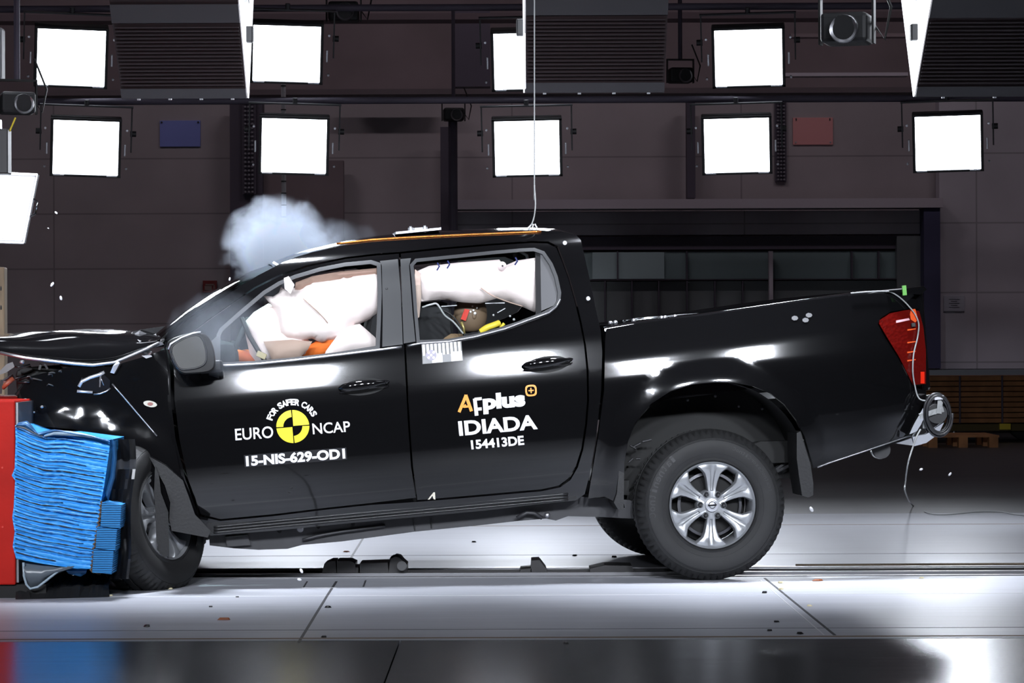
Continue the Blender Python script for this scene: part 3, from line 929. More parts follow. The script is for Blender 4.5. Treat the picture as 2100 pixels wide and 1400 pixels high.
# ---- outlines in photo pixels
FD_OUT = [(357, 760), (348, 712), (392, 684), (431, 655), (480, 621), (523, 592), (575, 566), (631, 547), (708, 531), (770, 524), (818, 520),
          (820, 560), (828, 700), (831, 760), (836, 860), (843, 957), (853, 1020), (760, 1031), (667, 1041), (560, 1054), (452, 1064), (412, 1054), (385, 980), (368, 900), (358, 820)]
RD_OUT = [(822, 520), (900, 512), (1010, 503), (1090, 498), (1122, 499), (1141, 508), (1152, 535), (1165, 570), (1178, 616), (1189, 662), (1198, 710), (1203, 760),
          (1204, 820), (1200, 868), (1192, 920), (1181, 955), (1166, 980), (1146, 995), (1110, 1003), (1030, 1010), (940, 1018), (856, 1025), (847, 957), (840, 860), (835, 760), (832, 700), (824, 560)]
FW = [(452, 743), (452, 688), (457, 678), (500, 640), (544, 603), (575, 584), (606, 571), (657, 556), (708, 546), (760, 541), (773, 545), (775, 600), (773, 660), (771, 709), (690, 722), (598, 733), (520, 740)]
RW = [(861, 697), (856, 640), (851, 570), (848, 545), (855, 537), (935, 529), (1012, 521), (1070, 516), (1095, 515), (1112, 521), (1127, 543), (1137, 568), (1144, 600), (1142, 618), (1135, 628), (1110, 641), (1060, 660), (1010, 676), (970, 686), (918, 695)]
FRAME_PX = inset(FW, -8); RFRAME_PX = inset(RW, -7)

cab_hole = [(349, 759), (340, 712), (392, 680), (431, 651), (480, 617), (523, 588), (575, 562), (631, 543), (708, 527), (770, 520), (822, 516), (900, 508), (1010, 499), (1090, 494), (1125, 495), (1145, 505),
            (1156, 534), (1169, 570), (1182, 616), (1193, 662), (1202, 710), (1207, 760), (1208, 820), (1204, 870), (1196, 922), (1185, 958), (1170, 984), (1149, 999), (1110, 1007), (1030, 1014), (940, 1022), (853, 1029), (760, 1035), (667, 1045), (560, 1058), (452, 1068), (408, 1058), (380, 982), (360, 900), (350, 820)]
cab_out = [(344, 770), (336, 706), (364, 684), (398, 655), (450, 616), (492, 587), (530, 564), (580, 538), (640, 517), (700, 504), (745, 494), (810, 486), (870, 481), (960, 477), (1050, 473), (1100, 472), (1150, 474), (1180, 480),
           (1191, 492), (1200, 530), (1210, 575), (1221, 630), (1232, 678), (1235, 720), (1233, 800), (1222, 900), (1210, 970), (1199, 1013), (1180, 1026), (1100, 1034), (1000, 1046), (850, 1060), (700, 1074), (560, 1088), (432, 1098), (408, 1085), (398, 1062), (370, 980), (352, 900), (344, 820)]
panel('cab_side', cab_out, [cab_hole], Wcab, PAINT, TRUCK, step=0.03, depth=0.05, off=0.004, mirror=True)
fdoor = panel('front_door', FD_OUT, [inset(FW, -5)], Wcab, PAINT, TRUCK)
rdoor = panel('rear_door', RD_OUT, [inset(RW, -5)], Wcab, PAINT, TRUCK)
# far flank doors
for nm, o_, h_ in (('front_door', FD_OUT, FW), ('rear_door', RD_OUT, RW)):
    panel(nm, o_, [inset(h_, -5)], Wcab, PAINT, TRUCK, mirror=True, both=False)
# window frames, glass
tag(panel('window_frame', FRAME_PX, [FW], Wcab, GREYTRIM, fdoor, depth=0.03, off=-0.004), 'grey rubber window frame')
tag(panel('window_frame', RFRAME_PX, [RW], Wcab, GREYTRIM, rdoor, depth=0.03, off=-0.004), 'grey rubber window frame')
panel('window_glass', inset(RW, -3), [], Wcab, GLASS, rdoor, depth=0.0, off=0.018)
panel('window_glass', inset(FW, -3), [], Wcab, GLASS, fdoor, depth=0.0, off=0.018)
for nm, h_ in (('window_glass', FW), ('window_glass', RW)):
    panel(nm, inset(h_, -3), [], Wcab, GLASS, TRUCK, depth=0.0, off=0.018, mirror=True, both=False)
# rear quarter light and its bar
panel('quarter_panel', [(1104, 640), (1104, 519), (1112, 522), (1127, 544), (1137, 568), (1143, 600), (1141, 617), (1134, 627)], [], Wcab, mat('quarter_grey', (0.10, 0.10, 0.105), 0.35), rdoor, depth=0.01, off=0.010)
panel('window_bar', [(1099, 645), (1098, 518), (1108, 519), (1110, 641)], [], Wcab, TRIM, rdoor, depth=0.015, off=0.006)
# matte pillar plates
panel('pillar_plate', [(784, 711), (785, 640), (783, 545), (779, 535), (816, 531), (822, 600), (826, 706)], [], Wcab, PILLAR, fdoor, depth=0.004, off=-0.004)
panel('pillar_plate', [(828, 704), (824, 600), (821, 531), (843, 529), (839, 545), (846, 640), (852, 700)], [], Wcab, PILLAR, rdoor, depth=0.004, off=-0.004)
MB().sphere(tuple(T(793, 592, lambda x, z: Wcab(x, z) - 0.004)), 0.007, 6, (1, .4, 1)).build('stud', HOUSING, fdoor)
# belt mouldings
def strip_on(name, pts, r, m, parent, Ws=Wcab, off=-0.006, n=8):
    f = lambda x, z: Ws(x, z) + off
    P_ = []
    for i in range(len(pts) - 1):
        k = max(1, int(math.dist(pts[i], pts[i+1]) / 12))
        P_ += [tuple(Vector(pts[i]).lerp(Vector(pts[i+1]), j/k)) for j in range(k)]
    P_.append(pts[-1])
    return MB().tube([T(px, py, f) for px, py in P_], r, n).build(name, m, parent, 'all')
strip_on('belt_moulding', [(450, 750), (530, 746), (600, 739), (700, 727), (780, 717), (824, 711)], 0.006, STEEL, fdoor)
strip_on('belt_moulding', [(836, 709), (862, 704), (920, 700), (972, 691), (1036, 674), (1084, 656), (1126, 641), (1141, 629), (1149, 614)], 0.005, STEEL, rdoor)
# door handles
def door_handle(c, parent, tilt):
    cx, cy = c
    cup = [(cx + 45*math.cos(a), cy + 3 - 4.5*math.cos(a) + 17*math.sin(a)) for a in [2*PI*k/24 for k in range(24)]]
    f = lambda x, z: Wcab(x, z) - 0.001
    decal_poly(cup, off=-0.001).build('handle_recess', LINER, parent)
    rows = []
    n = 14
    for i in range(n + 1):
        s = i / n
        px = cx - 52 + 104 * s; py = cy + 6 - 14 * s
        hw = 0.010 + 0.014 * math.sin(PI * min(1, s*1.15 + 0.05)) ** 0.7 if 0 < s < 1 else 0.004
        base = T(px, py, f); st = 0.042 * math.sin(PI * s) ** 0.5 if 0 < s < 1 else 0.002
        rows.append([base + Vector((0, -st + 0.014*math.cos(a) - 0.008, hw*math.sin(a))) for a in [2*PI*k/12 for k in range(12)]])
    mb = MB().grid(rows, close=True); h = mb.build('door_handle', PAINT, parent, 'all')
    mb = MB(); mb.tube([T(cx-50+100*k/8, cy + 8 - 14*k/8, f) + Vector((0, -0.045*math.sin(PI*(k+0.3)/8.6)**0.5 - 0.006, -0.014)) for k in range(9)], 0.003, 6)
    mb.build('handle_edge', CHROME, h)
door_handle((746, 790), fdoor, 0); door_handle((1122, 744), rdoor, 0)

# roof, windscreen and cab back: spans from the near rail to its mirror image
def span_rows(px_pts, h, dirv, p_=4, n=16, Ws=Wcab):
    rows = []
    for i, (px, py) in enumerate(px_pts):
        E = T(px, py, lambda x, z: Ws(x, z) + 0.004)
        half = YC - E.y; r = []
        for k in range(2*n + 1):
            s = k / n if k <= n else (2*n - k) / n
            s2 = 1 - (1 - s) ** 1.6 if s < 1 else 1.0
            y = E.y + half * (k / n)
            hh = h(i) if callable(h) else h
            bulge = hh * (1 - (1 - s) ** p_)
            r.append((E.x + dirv[0]*bulge, y, E.z + dirv[1]*bulge))
        rows.append(r)
    return rows
ws_px = [(336, 706), (364, 684), (398, 655), (450, 616), (492, 587), (530, 564), (560, 548)]
shell('windscreen', span_rows(ws_px, lambda i: 0.075 - 0.045*(i/6)**2, (-0.62, 0.78), 3), SCREEN, TRUCK)
roof_px = [(560, 548), (580, 538), (610, 526), (640, 517), (700, 504), (745, 494), (810, 486), (870, 481), (960, 477), (1050, 473), (1100, 472), (1150, 474), (1180, 480), (1191, 492)]
hs = [0.03, 0.03, 0.03, 0.03] + [0.03]*8 + [0.02, 0.006]
shell('roof', span_rows(roof_px, lambda i: hs[i], (-0.25, 0.97), 3), PAINT, TRUCK)
back_px = [(1191, 492), (1200, 530), (1210, 575), (1221, 630), (1232, 678), (1235, 720), (1233, 800), (1222, 900), (1210, 970)]
shell('cab_back', span_rows(back_px, 0.03, (1, 0.1), 3), PAINT, TRUCK)
# rear window set in the cab back
rows = span_rows([(1200, 530), (1210, 575), (1221, 630)], 0.03, (1, 0.1), 3)
shell('rear_window', [[(p[0] + 0.012, p[1], p[2]) for p in r[5:-5]] for r in rows], SCREEN, TRUCK)
# orange lamp highlight painted as a strip along the roof rail, and bolts
o = strip_on('roof_highlight_strip', [(690, 500), (760, 492), (835, 487), (960, 481), (1060, 477), (1110, 475)], 0.006, mat('painted_orange_highlight', (0.5, 0.16, 0.03), 0.25, metal=0.8), TRUCK, off=-0.002)
tag(o, 'orange strip painted as lamp highlight on the roof edge')
for px, py in ((1158, 498), (1206, 612)):
    p = T(px, py, lambda x, z: Wcab(x, z))
    MB().lathe([(0.003, -0.006), (0.010, -0.006), (0.012, 0.0)], tuple(p), 16, cap=True).build('body_bolt', STEEL, TRUCK, True)
# roof target bracket
rb = MB(); a = T(812, 480, 0.42); b = T(905, 471, 0.42)
rb.prism([a, b, b + Vector((0, 0.25, 0)), a + Vector((0, 0.25, 0))], (0, 0, 0.012))
rb = rb.build('roof_bracket', STEEL, TRUCK)
for px in (843, 872):
    p = T(px, 478 - (px-843)*0.05, 0.45); MB().cyl(p, p + Vector((0, 0, 0.028)), 0.014, 12).cyl(p, p + Vector((0, 0, 0.035)), 0.006, 8).build('bolt', BRIGHT, rb, True)
p = T(858, 474, 0.47); MB().box(p + Vector((0, 0, 0.008)), (0.045, 0.05, 0.02), bev=0.004).build('sensor_block', BRIGHT, rb)

# windscreen clip
p = T(565, 541, 0.3); MB().box(p, (0.03, 0.02, 0.014), R=Matrix.Rotation(0.6, 3, 'Y'), bev=0.003).build('windscreen_clip', WHITE, TRUCK)

# ---- bed
bed_out = [(1241, 700), (1243, 674), (1300, 664), (1380, 654), (1440, 647), (1540, 633), (1650, 617), (1743, 605), (1826, 597), (1884, 592), (1886, 634), (1870, 632), (1826, 639), (1806, 652), (1800, 664), (1814, 690), (1842, 734), (1871, 792),
           (1900, 802), (1897, 822), (1880, 850), (1864, 882), (1850, 898), (1784, 922), (1678, 957), (1669, 960), (1660, 930), (1650, 895), (1634, 862), (1610, 830), (1580, 806), (1545, 792), (1505, 785), (1465, 784), (1420, 788), (1375, 802), (1335, 828), (1304, 864), (1288, 905), (1280, 950), (1279, 1040), (1264, 1030), (1240, 1018), (1206, 1022), (1212, 985), (1226, 900), (1239, 800)]
arch = []
panel('bed_side', bed_out, [], Wbed, PAINT, TRUCK, step=0.028, depth=0.035, mirror=True)
# bed rail caps
def bedrail(side):
    pts = [(1240, 674), (1300, 664), (1380, 654), (1440, 647), (1540, 633), (1650, 617), (1743, 605), (1826, 597), (1884, 592)]
    rows = []
    for px, py in pts:
        E = T(px, py, Wbed); s = -1 if side else 1
        y0 = 2*YC - E.y if side else E.y
        rows.append([(E.x, y0 - 0.002*s, E.z - 0.012), (E.x, y0, E.z), (E.x, y0 + 0.012*s, E.z + 0.008), (E.x, y0 + 0.06*s, E.z + 0.010), (E.x, y0 + 0.075*s, E.z), (E.x, y0 + 0.075*s, E.z - 0.4)])
    return shell('bed_rail', rows, PAINT, TRUCK, True)
bedrail(0); bedrail(1)
A = T(1243, 674, Wbed); B = T(1884, 592, Wbed)
MB().box(((A.x+B.x)/2, YC, A.z-0.45), (B.x-A.x, 1.0, 0.04)).build('bed_floor', TRIM, TRUCK)
MB().box((A.x+0.02, YC, A.z-0.22), (0.03, 1.65, 0.48)).build('bed_bulkhead', PAINT, TRUCK)
# tailgate with spoiler lip
tg = MB().box((B.x-0.01, YC, B.z-0.26), (0.05, 1.52, 0.52), bev=0.015).build('tailgate', PAINT, TRUCK)
lipa = T(1800, 601, 0.12); lipb = T(1885, 590, 0.12)
MB().prism([Vector((B.x-0.19, 0.10, B.z+0.0)), Vector((B.x+0.0, 0.10, B.z+0.012)), Vector((B.x+0.015, 0.10, B.z-0.006)), Vector((B.x-0.02, 0.10, B.z-0.03))], (0, 2*(YC-0.10), 0)).build('spoiler_lip', PAINT, tg)
MB().box((B.x-0.105, 0.09, B.z-0.002), (0.02, 0.012, 0.05)).build('rail_clip', mat('green_clip', (0.15, 0.5, 0.08), 0.5), tg)
# things lying on the bed rail: cross bar and buckles
p0 = T(1278, 660, 0.5); p1 = T(1432, 646, 0.5)
mb = MB().tube([p0, p0.lerp(p1, .3) + Vector((0, 0, .004)), p1], 0.012, 10)
t_ = mb.build('cargo_bar', CHROME, TRUCK, 'all')
for px in (1252, 1262, 1300, 1357, 1364, 1384): 
    p = T(px, 664 - (px-1240)*0.1, 0.48); MB().sphere(tuple(p), 0.013, 6).build('buckle', STEEL, t_)

# tail lamps
TL = [(1803, 656), (1826, 641), (1850, 636), (1870, 633), (1886, 637), (1895, 672), (1900, 720), (1900, 788), (1872, 790), (1843, 732), (1816, 688), (1802, 664)]
lo = panel('tail_lamp', inset(TL, 1), [], Wbed, LENS, TRUCK, step=0.02, depth=0.05, off=-0.006, mirror=True)
tail = lo[0]
def onbed(poly, name, m, parent, off=-0.011, depth=0.004, step=0.02):
    return panel(name, poly, [], Wbed, m, parent, depth=depth, off=off, step=step)
onbed([(1868, 634), (1877, 633), (1883, 655), (1877, 661), (1868, 655), (1866, 645)], 'reflector', LENSHOT, tail)
for k, yy in enumerate((674, 700, 720, 737)):
    onbed([(1861, yy+1), (1878, yy-1), (1878, yy+1), (1861, yy+4)], 'light_bar', LENSHOT, tail)
onbed([(1888, 762), (1896, 762), (1896, 786), (1888, 786)], 'reflector', mat('red_reflector', (0.9, 0.03, 0.01), 0.25, coat=0.4), tail)
onbed([(1838, 657), (1864, 652), (1866, 656), (1838, 662)], 'light_bar', mat('pink_reflector', (0.9, 0.5, 0.55), 0.2, coat=0.4), tail)
MB().box(T(1873, 666, lambda x, z: Wbed(x, z) - 0.02), (0.022, 0.016, 0.02), bev=0.003).build('tape_pad', HOUSING, tail)

# fuel/charge scuffs on the bed flank: three pale tape marks
for c in ((1630, 652), (1652, 656), (1659, 646)):
    decal_poly([(c[0]+7*math.cos(a), c[1]+5*math.sin(a*1.0)) for a in [2*PI*k/7 for k in range(7)]], Ws=Wbed).build('tape_patch', DECALG, TRUCK)

# rear bumper
def bumper():
    pts = [(1868, 893), (1880, 870), (1900, 832), (1913, 812), (1932, 811), (1940, 835), (1938, 862), (1924, 884), (1900, 905), (1874, 914)]
    L = [T(px, py, 0.055) for px, py in pts]
    return MB().prism(L, (0, 2*(YC - 0.055), 0)).build('rear_bumper', CHROME, TRUCK, True)
bp_ = bumper()
BUMPM = mat('bumper_painted_sheen', (0.6, 0.62, 0.68), 0.25, metal=0.3)  # light grey colour stands in for the bright reflection on chrome
panel('bumper_plate', [(1866, 890), (1873, 874), (1893, 838), (1901, 828), (1905, 833), (1889, 870), (1880, 884)], [], lambda x, z: 0.03, BUMPM, bp_, depth=0.01, step=0.05)
panel('bumper_valance', [(1874, 915), (1872, 896), (1900, 890), (1936, 866), (1925, 889), (1900, 908)], [], lambda x, z: 0.035, BUMPM, bp_, depth=0.01, step=0.05)
MB().cyl(T(1922, 848, 0.10), T(1922, 848, 0.04), 0.05, 24).build('hose_hub', HOUSING, bp_, True)
MB().box(T(1922, 815, 0.05), (0.05, 0.08, 0.02), bev=0.004).build('tape_wrap', WHITE, bp_)
MB().box(T(1910, 846, 0.035), (0.13, 0.012, 0.028), R=Matrix.Rotation(-0.2, 3, 'Y'), bev=0.002).build('tape_wrap', TAPE, bp_)
MB().box(T(1927, 832, 0.033), (0.028, 0.012, 0.08), R=Matrix.Rotation(0.2, 3, 'Y'), bev=0.002).build('tape_wrap', TAPE, bp_)
MB().box(T(1896, 858, 0.06), (0.02, 0.012, 0.10), R=Matrix.Rotation(0.1, 3, 'Y'), bev=0.002).build('tape_wrap', TAPE, bp_)
# lower bed edge moulding
strip_on('lower_edge_bead', [(1676, 958), (1700, 949), (1784, 921), (1866, 893)], 0.004, STEEL, TRUCK, Ws=Wbed, off=-0.002)

# ---- rear arch liner, inner structure
def liner(c, r0, y0, y1, a0, a1, name='arch_liner'):
    rows = []
    for k in range(33):
        a = a0 + (a1-a0)*k/32
        rows.append([(c.x + r0*math.cos(a), y, c.z + r0*math.sin(a)) for y in (y0, y1)] + [(c.x + 0.02*math.cos(a), y1, c.z + 0.02*math.sin(a))])
    return shell(name, rows, LINER, TRUCK, True)
liner(RA, 0.475, 0.03, 0.42, -0.15, PI + 0.25)
lc = RA.copy()
rows = []
# far side liner
for k in range(33):
    a = -0.15 + (PI+0.4)*k/32
    rows.append([(RA.x + 0.475*math.cos(a), 2*YC-0.03, RA.z + 0.475*math.sin(a)), (RA.x + 0.475*math.cos(a), 2*YC-0.42, RA.z + 0.475*math.sin(a))])
shell('arch_liner', rows, LINER, TRUCK, True)
for px, py in ((1410, 820), (1467, 812), (1515, 833), (1563, 838)):
    MB().sphere(tuple(T(px, py, 0.41)), 0.008, 6).build('liner_clip', STEEL, TRUCK)
# mud flaps
panel('mud_flap', [(1634, 888), (1642, 884), (1648, 905), (1662, 950), (1668, 990), (1668, 1015), (1658, 1020), (1645, 1016), (1640, 985), (1634, 940)], [], lambda x, z: 0.02, PLASTIC, TRUCK, depth=0.22, step=0.05)
panel('mud_flap', [(1259, 1030), (1265, 1012), (1275, 900), (1281, 900), (1279, 1044), (1268, 1045)], [], lambda x, z: 0.03, PLASTIC, TRUCK, depth=0.2, step=0.05)

# ---- chassis and running gear
fr = [(428, 1088), (470, 1080), (700, 1060), (1000, 1033), (1190, 1018), (1290, 1025), (1330, 1035), (1330, 1065), (1240, 1060), (1165, 1058), (1140, 1067), (1120, 1063), (1060, 1068), (1000, 1075), (850, 1090), (760, 1102), (700, 1110), (620, 1117), (590, 1125), (530, 1127), (480, 1124), (430, 1118)]
chs = panel('chassis_rail', fr, [], lambda x, z: 0.22, FRAME_M, TRUCK, step=0.08, depth=0.08, mirror=True)
ch0 = chs[0]
sill = panel('side_sill', [(432, 1093), (405, 1082), (430, 1072), (700, 1048), (1000, 1020), (1178, 1003), (1184, 1022), (1100, 1031), (1000, 1040), (700, 1068)], [], lambda x, z: 0.095, TRIM, TRUCK, step=0.06, depth=0.05)
for k in range(3):
    oo = 6 + 6*k
    strip_on('sill_rib', [(438, 1074+oo), (700, 1049+oo), (1000, 1021+oo), (1165, 1006+oo)], 0.006, TRIM, sill, Ws=lambda x, z: 0.092, off=0.0)
for c, r in (((546, 1080), .006), ((573, 1088), .010), ((653, 1080), .009), ((724, 1073), .009)):
    MB().lathe([(0.0005, -0.004), (r, -0.004), (r*1.2, 0.002)], tuple(T(c[0], c[1], 0.218)), 16).build('frame_hole', LINER, ch0)
MB().lathe([(0.0005, -0.006), (0.016, -0.006), (0.018, 0.002)], tuple(T(616, 1084, 0.218)), 16).build('frame_plug', STEEL, ch0)
panel('frame_bracket', [(462, 1101), (508, 1097), (514, 1117), (466, 1121)], [], lambda x, z: 0.19, FRAME_M, ch0, step=0.1, depth=0.03)
strip_on('frame_pipe', [(620, 1107), (650, 1099), (665, 1096), (700, 1090), (790, 1078)], 0.008, FRAME_M, ch0, Ws=lambda x, z: 0.20, off=0)
strip_on('frame_pipe', [(1060, 1062), (1080, 1051), (1095, 1052), (1112, 1062)], 0.010, FRAME_M, ch0, Ws=lambda x, z: 0.18, off=0)
MB().sphere(tuple(T(1122, 1056, 0.17)), 0.016, 8).build('frame_bolt', STEEL, ch0)
for x0, y0, x1, y1 in ((847, 1062, 851, 1087), (883, 1060, 885, 1083)):
    MB().tube([T(x0, y0, 0.215), T(x1, y1, 0.215)], 0.003, 6).build('frame_weld', TRIM, ch0)
panel('underbody', [(420, 1078), (700, 1052), (1000, 1026), (1200, 1010), (1290, 1015), (1290, 985), (1190, 985), (430, 1050)], [], lambda x, z: 0.26, LINER, TRUCK, step=0.2, depth=1.33)
# axle, leaf springs, propshaft
rc = T(1462, 1036, 0.02)
MB().cyl((rc.x, 0.2, rc.z), (rc.x, 2*YC-0.2, rc.z), 0.045, 20).sphere((rc.x, YC, rc.z), 0.14, 12).build('rear_axle', LINER, TRUCK, True)
for s in (0.36, 2*YC-0.36):
    mb = MB()
    for k in range(3): mb.tube([(rc.x-0.62+0.1*k, s, rc.z+0.1), (rc.x-0.3, s, rc.z+0.06-0.012*k), (rc.x, s, rc.z+0.045-0.012*k), (rc.x+0.3, s, rc.z+0.08-0.012*k), (rc.x+0.62-0.1*k, s, rc.z+0.2)], 0.012, 6)
    mb.build('leaf_spring', FRAME_M, TRUCK)
panel('chassis_tail', [(1280, 1015), (1320, 990), (1560, 905), (1780, 900), (1850, 885), (1850, 905), (1700, 945), (1560, 950), (1330, 1050), (1280, 1050)], [], lambda x, z: 0.32, LINER, TRUCK, step=0.2, depth=1.2)
# twigs of wiring behind the rear wheel
for k in range(7):
    x0 = 1288 + random.random()*30; y0 = 900 + random.random()*110
    MB().tube([T(x0, y0, 0.3), T(x0+8+random.random()*12, y0-10+20*random.random(), 0.3)], 0.006, 6).build('brake_line', FRAME_M, TRUCK)
# spare wheel loop under the tail
MB().tube([T(1784 + 18*math.cos(a) + 20, 922 + 17*math.sin(a), 0.2) for a in [0.1 + (PI-0.2)*k/12 for k in range(13)]], 0.005, 6).build('hanging_strap', CABLE, TRUCK, 'all')
MB().cyl(T(1808, 922, 0.18), T(1808, 922, 0.26), 0.045, 24).build('exhaust_tip', HOUSING, TRUCK, True)

# small paper arrow on the sill
decal_poly([(877, 1024), (889, 1009), (892, 1009), (893, 1024), (889, 1023), (887, 1016), (881, 1024)], off=-0.004).build('paper_arrow', mat('cream_paper', (0.7, 0.65, 0.55), 0.7), rdoor)
# ------------------------------------------------------------------ wheels
R_T = 0.379
def make_wheel(c, matrix, blades=True, label=None, letters=True):
    prof = [(0.212, 0.045), (0.219, 0.014), (0.226, 0.006), (0.236, 0.012), (0.250, 0.006), (0.285, -0.004), (0.318, 0.0), (0.335, 0.006), (0.337, 0.009), (0.340, 0.008), (0.354, 0.022), (0.366, 0.036)]
    n = 216
    mb = MB()
    full = prof + [(0.374, 0.050), (0.3765, 0.060), (0.379, 0.08), (0.379, 0.10), (0.372, 0.102), (0.372, 0.112), (0.379, 0.114), (0.379, 0.142), (0.372, 0.144), (0.372, 0.154), (0.379, 0.156), (0.379, 0.176), (0.3765, 0.196), (0.372, 0.206), (0.355, 0.234), (0.318, 0.256), (0.26, 0.25), (0.215, 0.235)]
    rows = []
    for k in range(n):
        a = 2*PI*k/n
        r_ = []
        for j, (r, h) in enumerate(full):
            rr = r
            if k % 3 == 0 and (9 < j < 14 or 20 < j < 26): rr = r - 0.011
            if k % 2 == 0 and j in (9, 10): rr = r - 0.0015
            r_.append((rr*math.cos(a), h, rr*math.sin(a)))
        rows.append(r_)
    rows.append(rows[0])
    root = mb.grid(rows).build('tyre', RUBBER, TRUCK, True)
    root.matrix_local = matrix
    # rim barrel and lip
    MB().lathe([(0.213, 0.24), (0.205, 0.2), (0.196, 0.16), (0.196, 0.07), (0.203, 0.035), (0.210, 0.014), (0.2175, 0.008), (0.2185, 0.014), (0.214, 0.03)], n=96).build('rim', ALLOY, root, True)
    MB().lathe([(0.0005, 0.115), (0.15, 0.11), (0.19, 0.14), (0.19, 0.2)], n=48).build('brake_drum', LINER, root, True)
    MB().lathe([(0.164, 0.088), (0.150, 0.084), (0.150, 0.1)], n=48).build('drum_edge', mat('drum_edge_steel', (0.10, 0.10, 0.11), 0.5, metal=0.5) if 'drum_edge_steel' not in MATS else MATS['drum_edge_steel'], root, True)  # drum edge in a plain mid-grey steel
    # six spokes
    for s in range(6):
        a = math.radians(84 + 60*s)
        er = Vector((math.cos(a), 0, math.sin(a))); et = Vector((-math.sin(a), 0, math.cos(a)))
        st = [(0.040, 0.023, 0.030), (0.065, 0.022, 0.033), (0.085, 0.024, 0.036), (0.110, 0.028, 0.034), (0.135, 0.034, 0.028), (0.160, 0.044, 0.022), (0.182, 0.060, 0.017), (0.200, 0.078, 0.015), (0.209, 0.088, 0.020)]
        rows = []
        for r, w_, y in st:
            gw = 0.30 * (1 if r < 0.19 else 0.8)
            dp = 0.012 if r < 0.19 else 0.006
            sec = [(-w_, y+0.045), (-w_, y+0.012), (-w_*0.88, y+0.002), (-w_*0.72, y), (-w_*gw, y+0.002), (-w_*gw*0.55, y+dp), (0, y+dp+0.001), (w_*gw*0.55, y+dp), (w_*gw, y+0.002), (w_*0.72, y), (w_*0.88, y+0.002), (w_, y+0.012), (w_, y+0.045)]
            q = []
            for u, yy in sec:
                # bend the outer end round the rim
                rr = r if r < 0.17 else math.sqrt(max(r*r - u*u*0.9, 0.01))
                p = er*rr + et*u; q.append((p.x, yy, p.z))
            rows.append(q)
        MB().grid(rows).build('spoke', ALLOY, root, True)
    # hub, cap, nuts
    MB().lathe([(0.0005, 0.036), (0.052, 0.034), (0.070, 0.036), (0.076, 0.05), (0.076, 0.11)], n=48).build('hub', ALLOY, root, True)
    cap = MB().lathe([(0.0005, 0.018), (0.022, 0.018), (0.027, 0.021), (0.0275, 0.018), (0.032, 0.019), (0.034, 0.036)], n=40).build('centre_cap', BRIGHT, root, True)
    em = MB().lathe([(0.014, 0.016), (0.017, 0.0145), (0.020, 0.016), (0.020, 0.019)], n=32); em.box((0, 0.016, 0), (0.044, 0.004, 0.007)); em.build('emblem', CHROME, cap)
    for s in range(6):
        a = math.radians(54 + 60*s); x, z = 0.0595*math.cos(a), 0.0595*math.sin(a)
        MB().lathe([(0.0135, 0.026), (0.0165, 0.030), (0.0165, 0.04)], (x, 0, z), 18).build('nut_seat', ALLOY, root, True)
        nt_ = MB().lathe([(0.0005, 0.014), (0.006, 0.014), (0.0105, 0.019), (0.0115, 0.036)], (x, 0, z), 6); nt_.build('wheel_nut', HOUSING, root)
    if letters:
        def arc(txt, a0, a1, r0, hgt, m, nm):
            per = (a1 - a0) / len(txt)
            mb = MB()
            for i, ch in enumerate(txt):
                if ch == ' ': continue
                wd = 0.55 if ch in 'iltI1' else 0.86
                am = a0 + per*(i+0.5)
                half = per*0.5*wd*r0
                vs, fs = fit_text(ch, [(-half, 0), (half, 0), (half, hgt), (-half, hgt)], None, '', None, None, 0.01, res=2)
                low = ch in 'onaerst cmu'
                er = Vector((math.cos(am), 0, math.sin(am))); et = Vector((math.sin(am), 0, -math.cos(am)))
                out = []
                for v in vs:
                    rr = r0 + v.y*(0.72 if ch in 'onaercmus' else 1.0)
                    yy = np.interp(rr, [p[0] for p in prof], [p[1] for p in prof]) - 0.0015
                    q = er*rr + et*v.x; out.append((q.x, yy, q.z))
                mb.add(out, fs)
            mb.build(nm, m, root)
        arc('Continental', math.radians(187), math.radians(124), 0.292, 0.036, RUBBER2, 'sidewall_lettering')
        arc('ContiCrossContact', math.radians(66), math.radians(8), 0.292, 0.019, RUBBER2, 'sidewall_lettering')
        MB().lathe([(0.2585, 0.0042), (0.2595, 0.0025), (0.2605, 0.0035)], n=96).build('sidewall_ring', RUBBER2, root, True)
        MB().lathe([(0.3260, 0.0020), (0.3270, 0.0005), (0.3280, 0.0025)], n=96).build('sidewall_ring', RUBBER2, root, True)
    return root
def wmat(p, rz=0.0, spin=0.0, flip=False):
    M = Matrix.Translation(p) @ Matrix.Rotation(rz + (PI if flip else 0), 4, 'Z') @ Matrix.Rotation(spin, 4, 'Y')
    return M
rw = make_wheel(None, wmat(T(1462, 1036, 0.02)), label='near rear')
c = T(1462, 1036, 0.02)
make_wheel(None, wmat(Vector((c.x, 2*YC - c.y, c.z)), 0, 0.4, True), letters=False)
# front wheel: pushed back, steered and leaning
fc = T(347, 1078, 0.06)
MF = Matrix.Translation(fc) @ Matrix.Rotation(math.radians(-13), 4, 'X') @ Matrix.Rotation(math.radians(58), 4, 'Z') @ Matrix.Rotation(0.3, 4, 'Y')
fw = make_wheel(None, MF, letters=False)
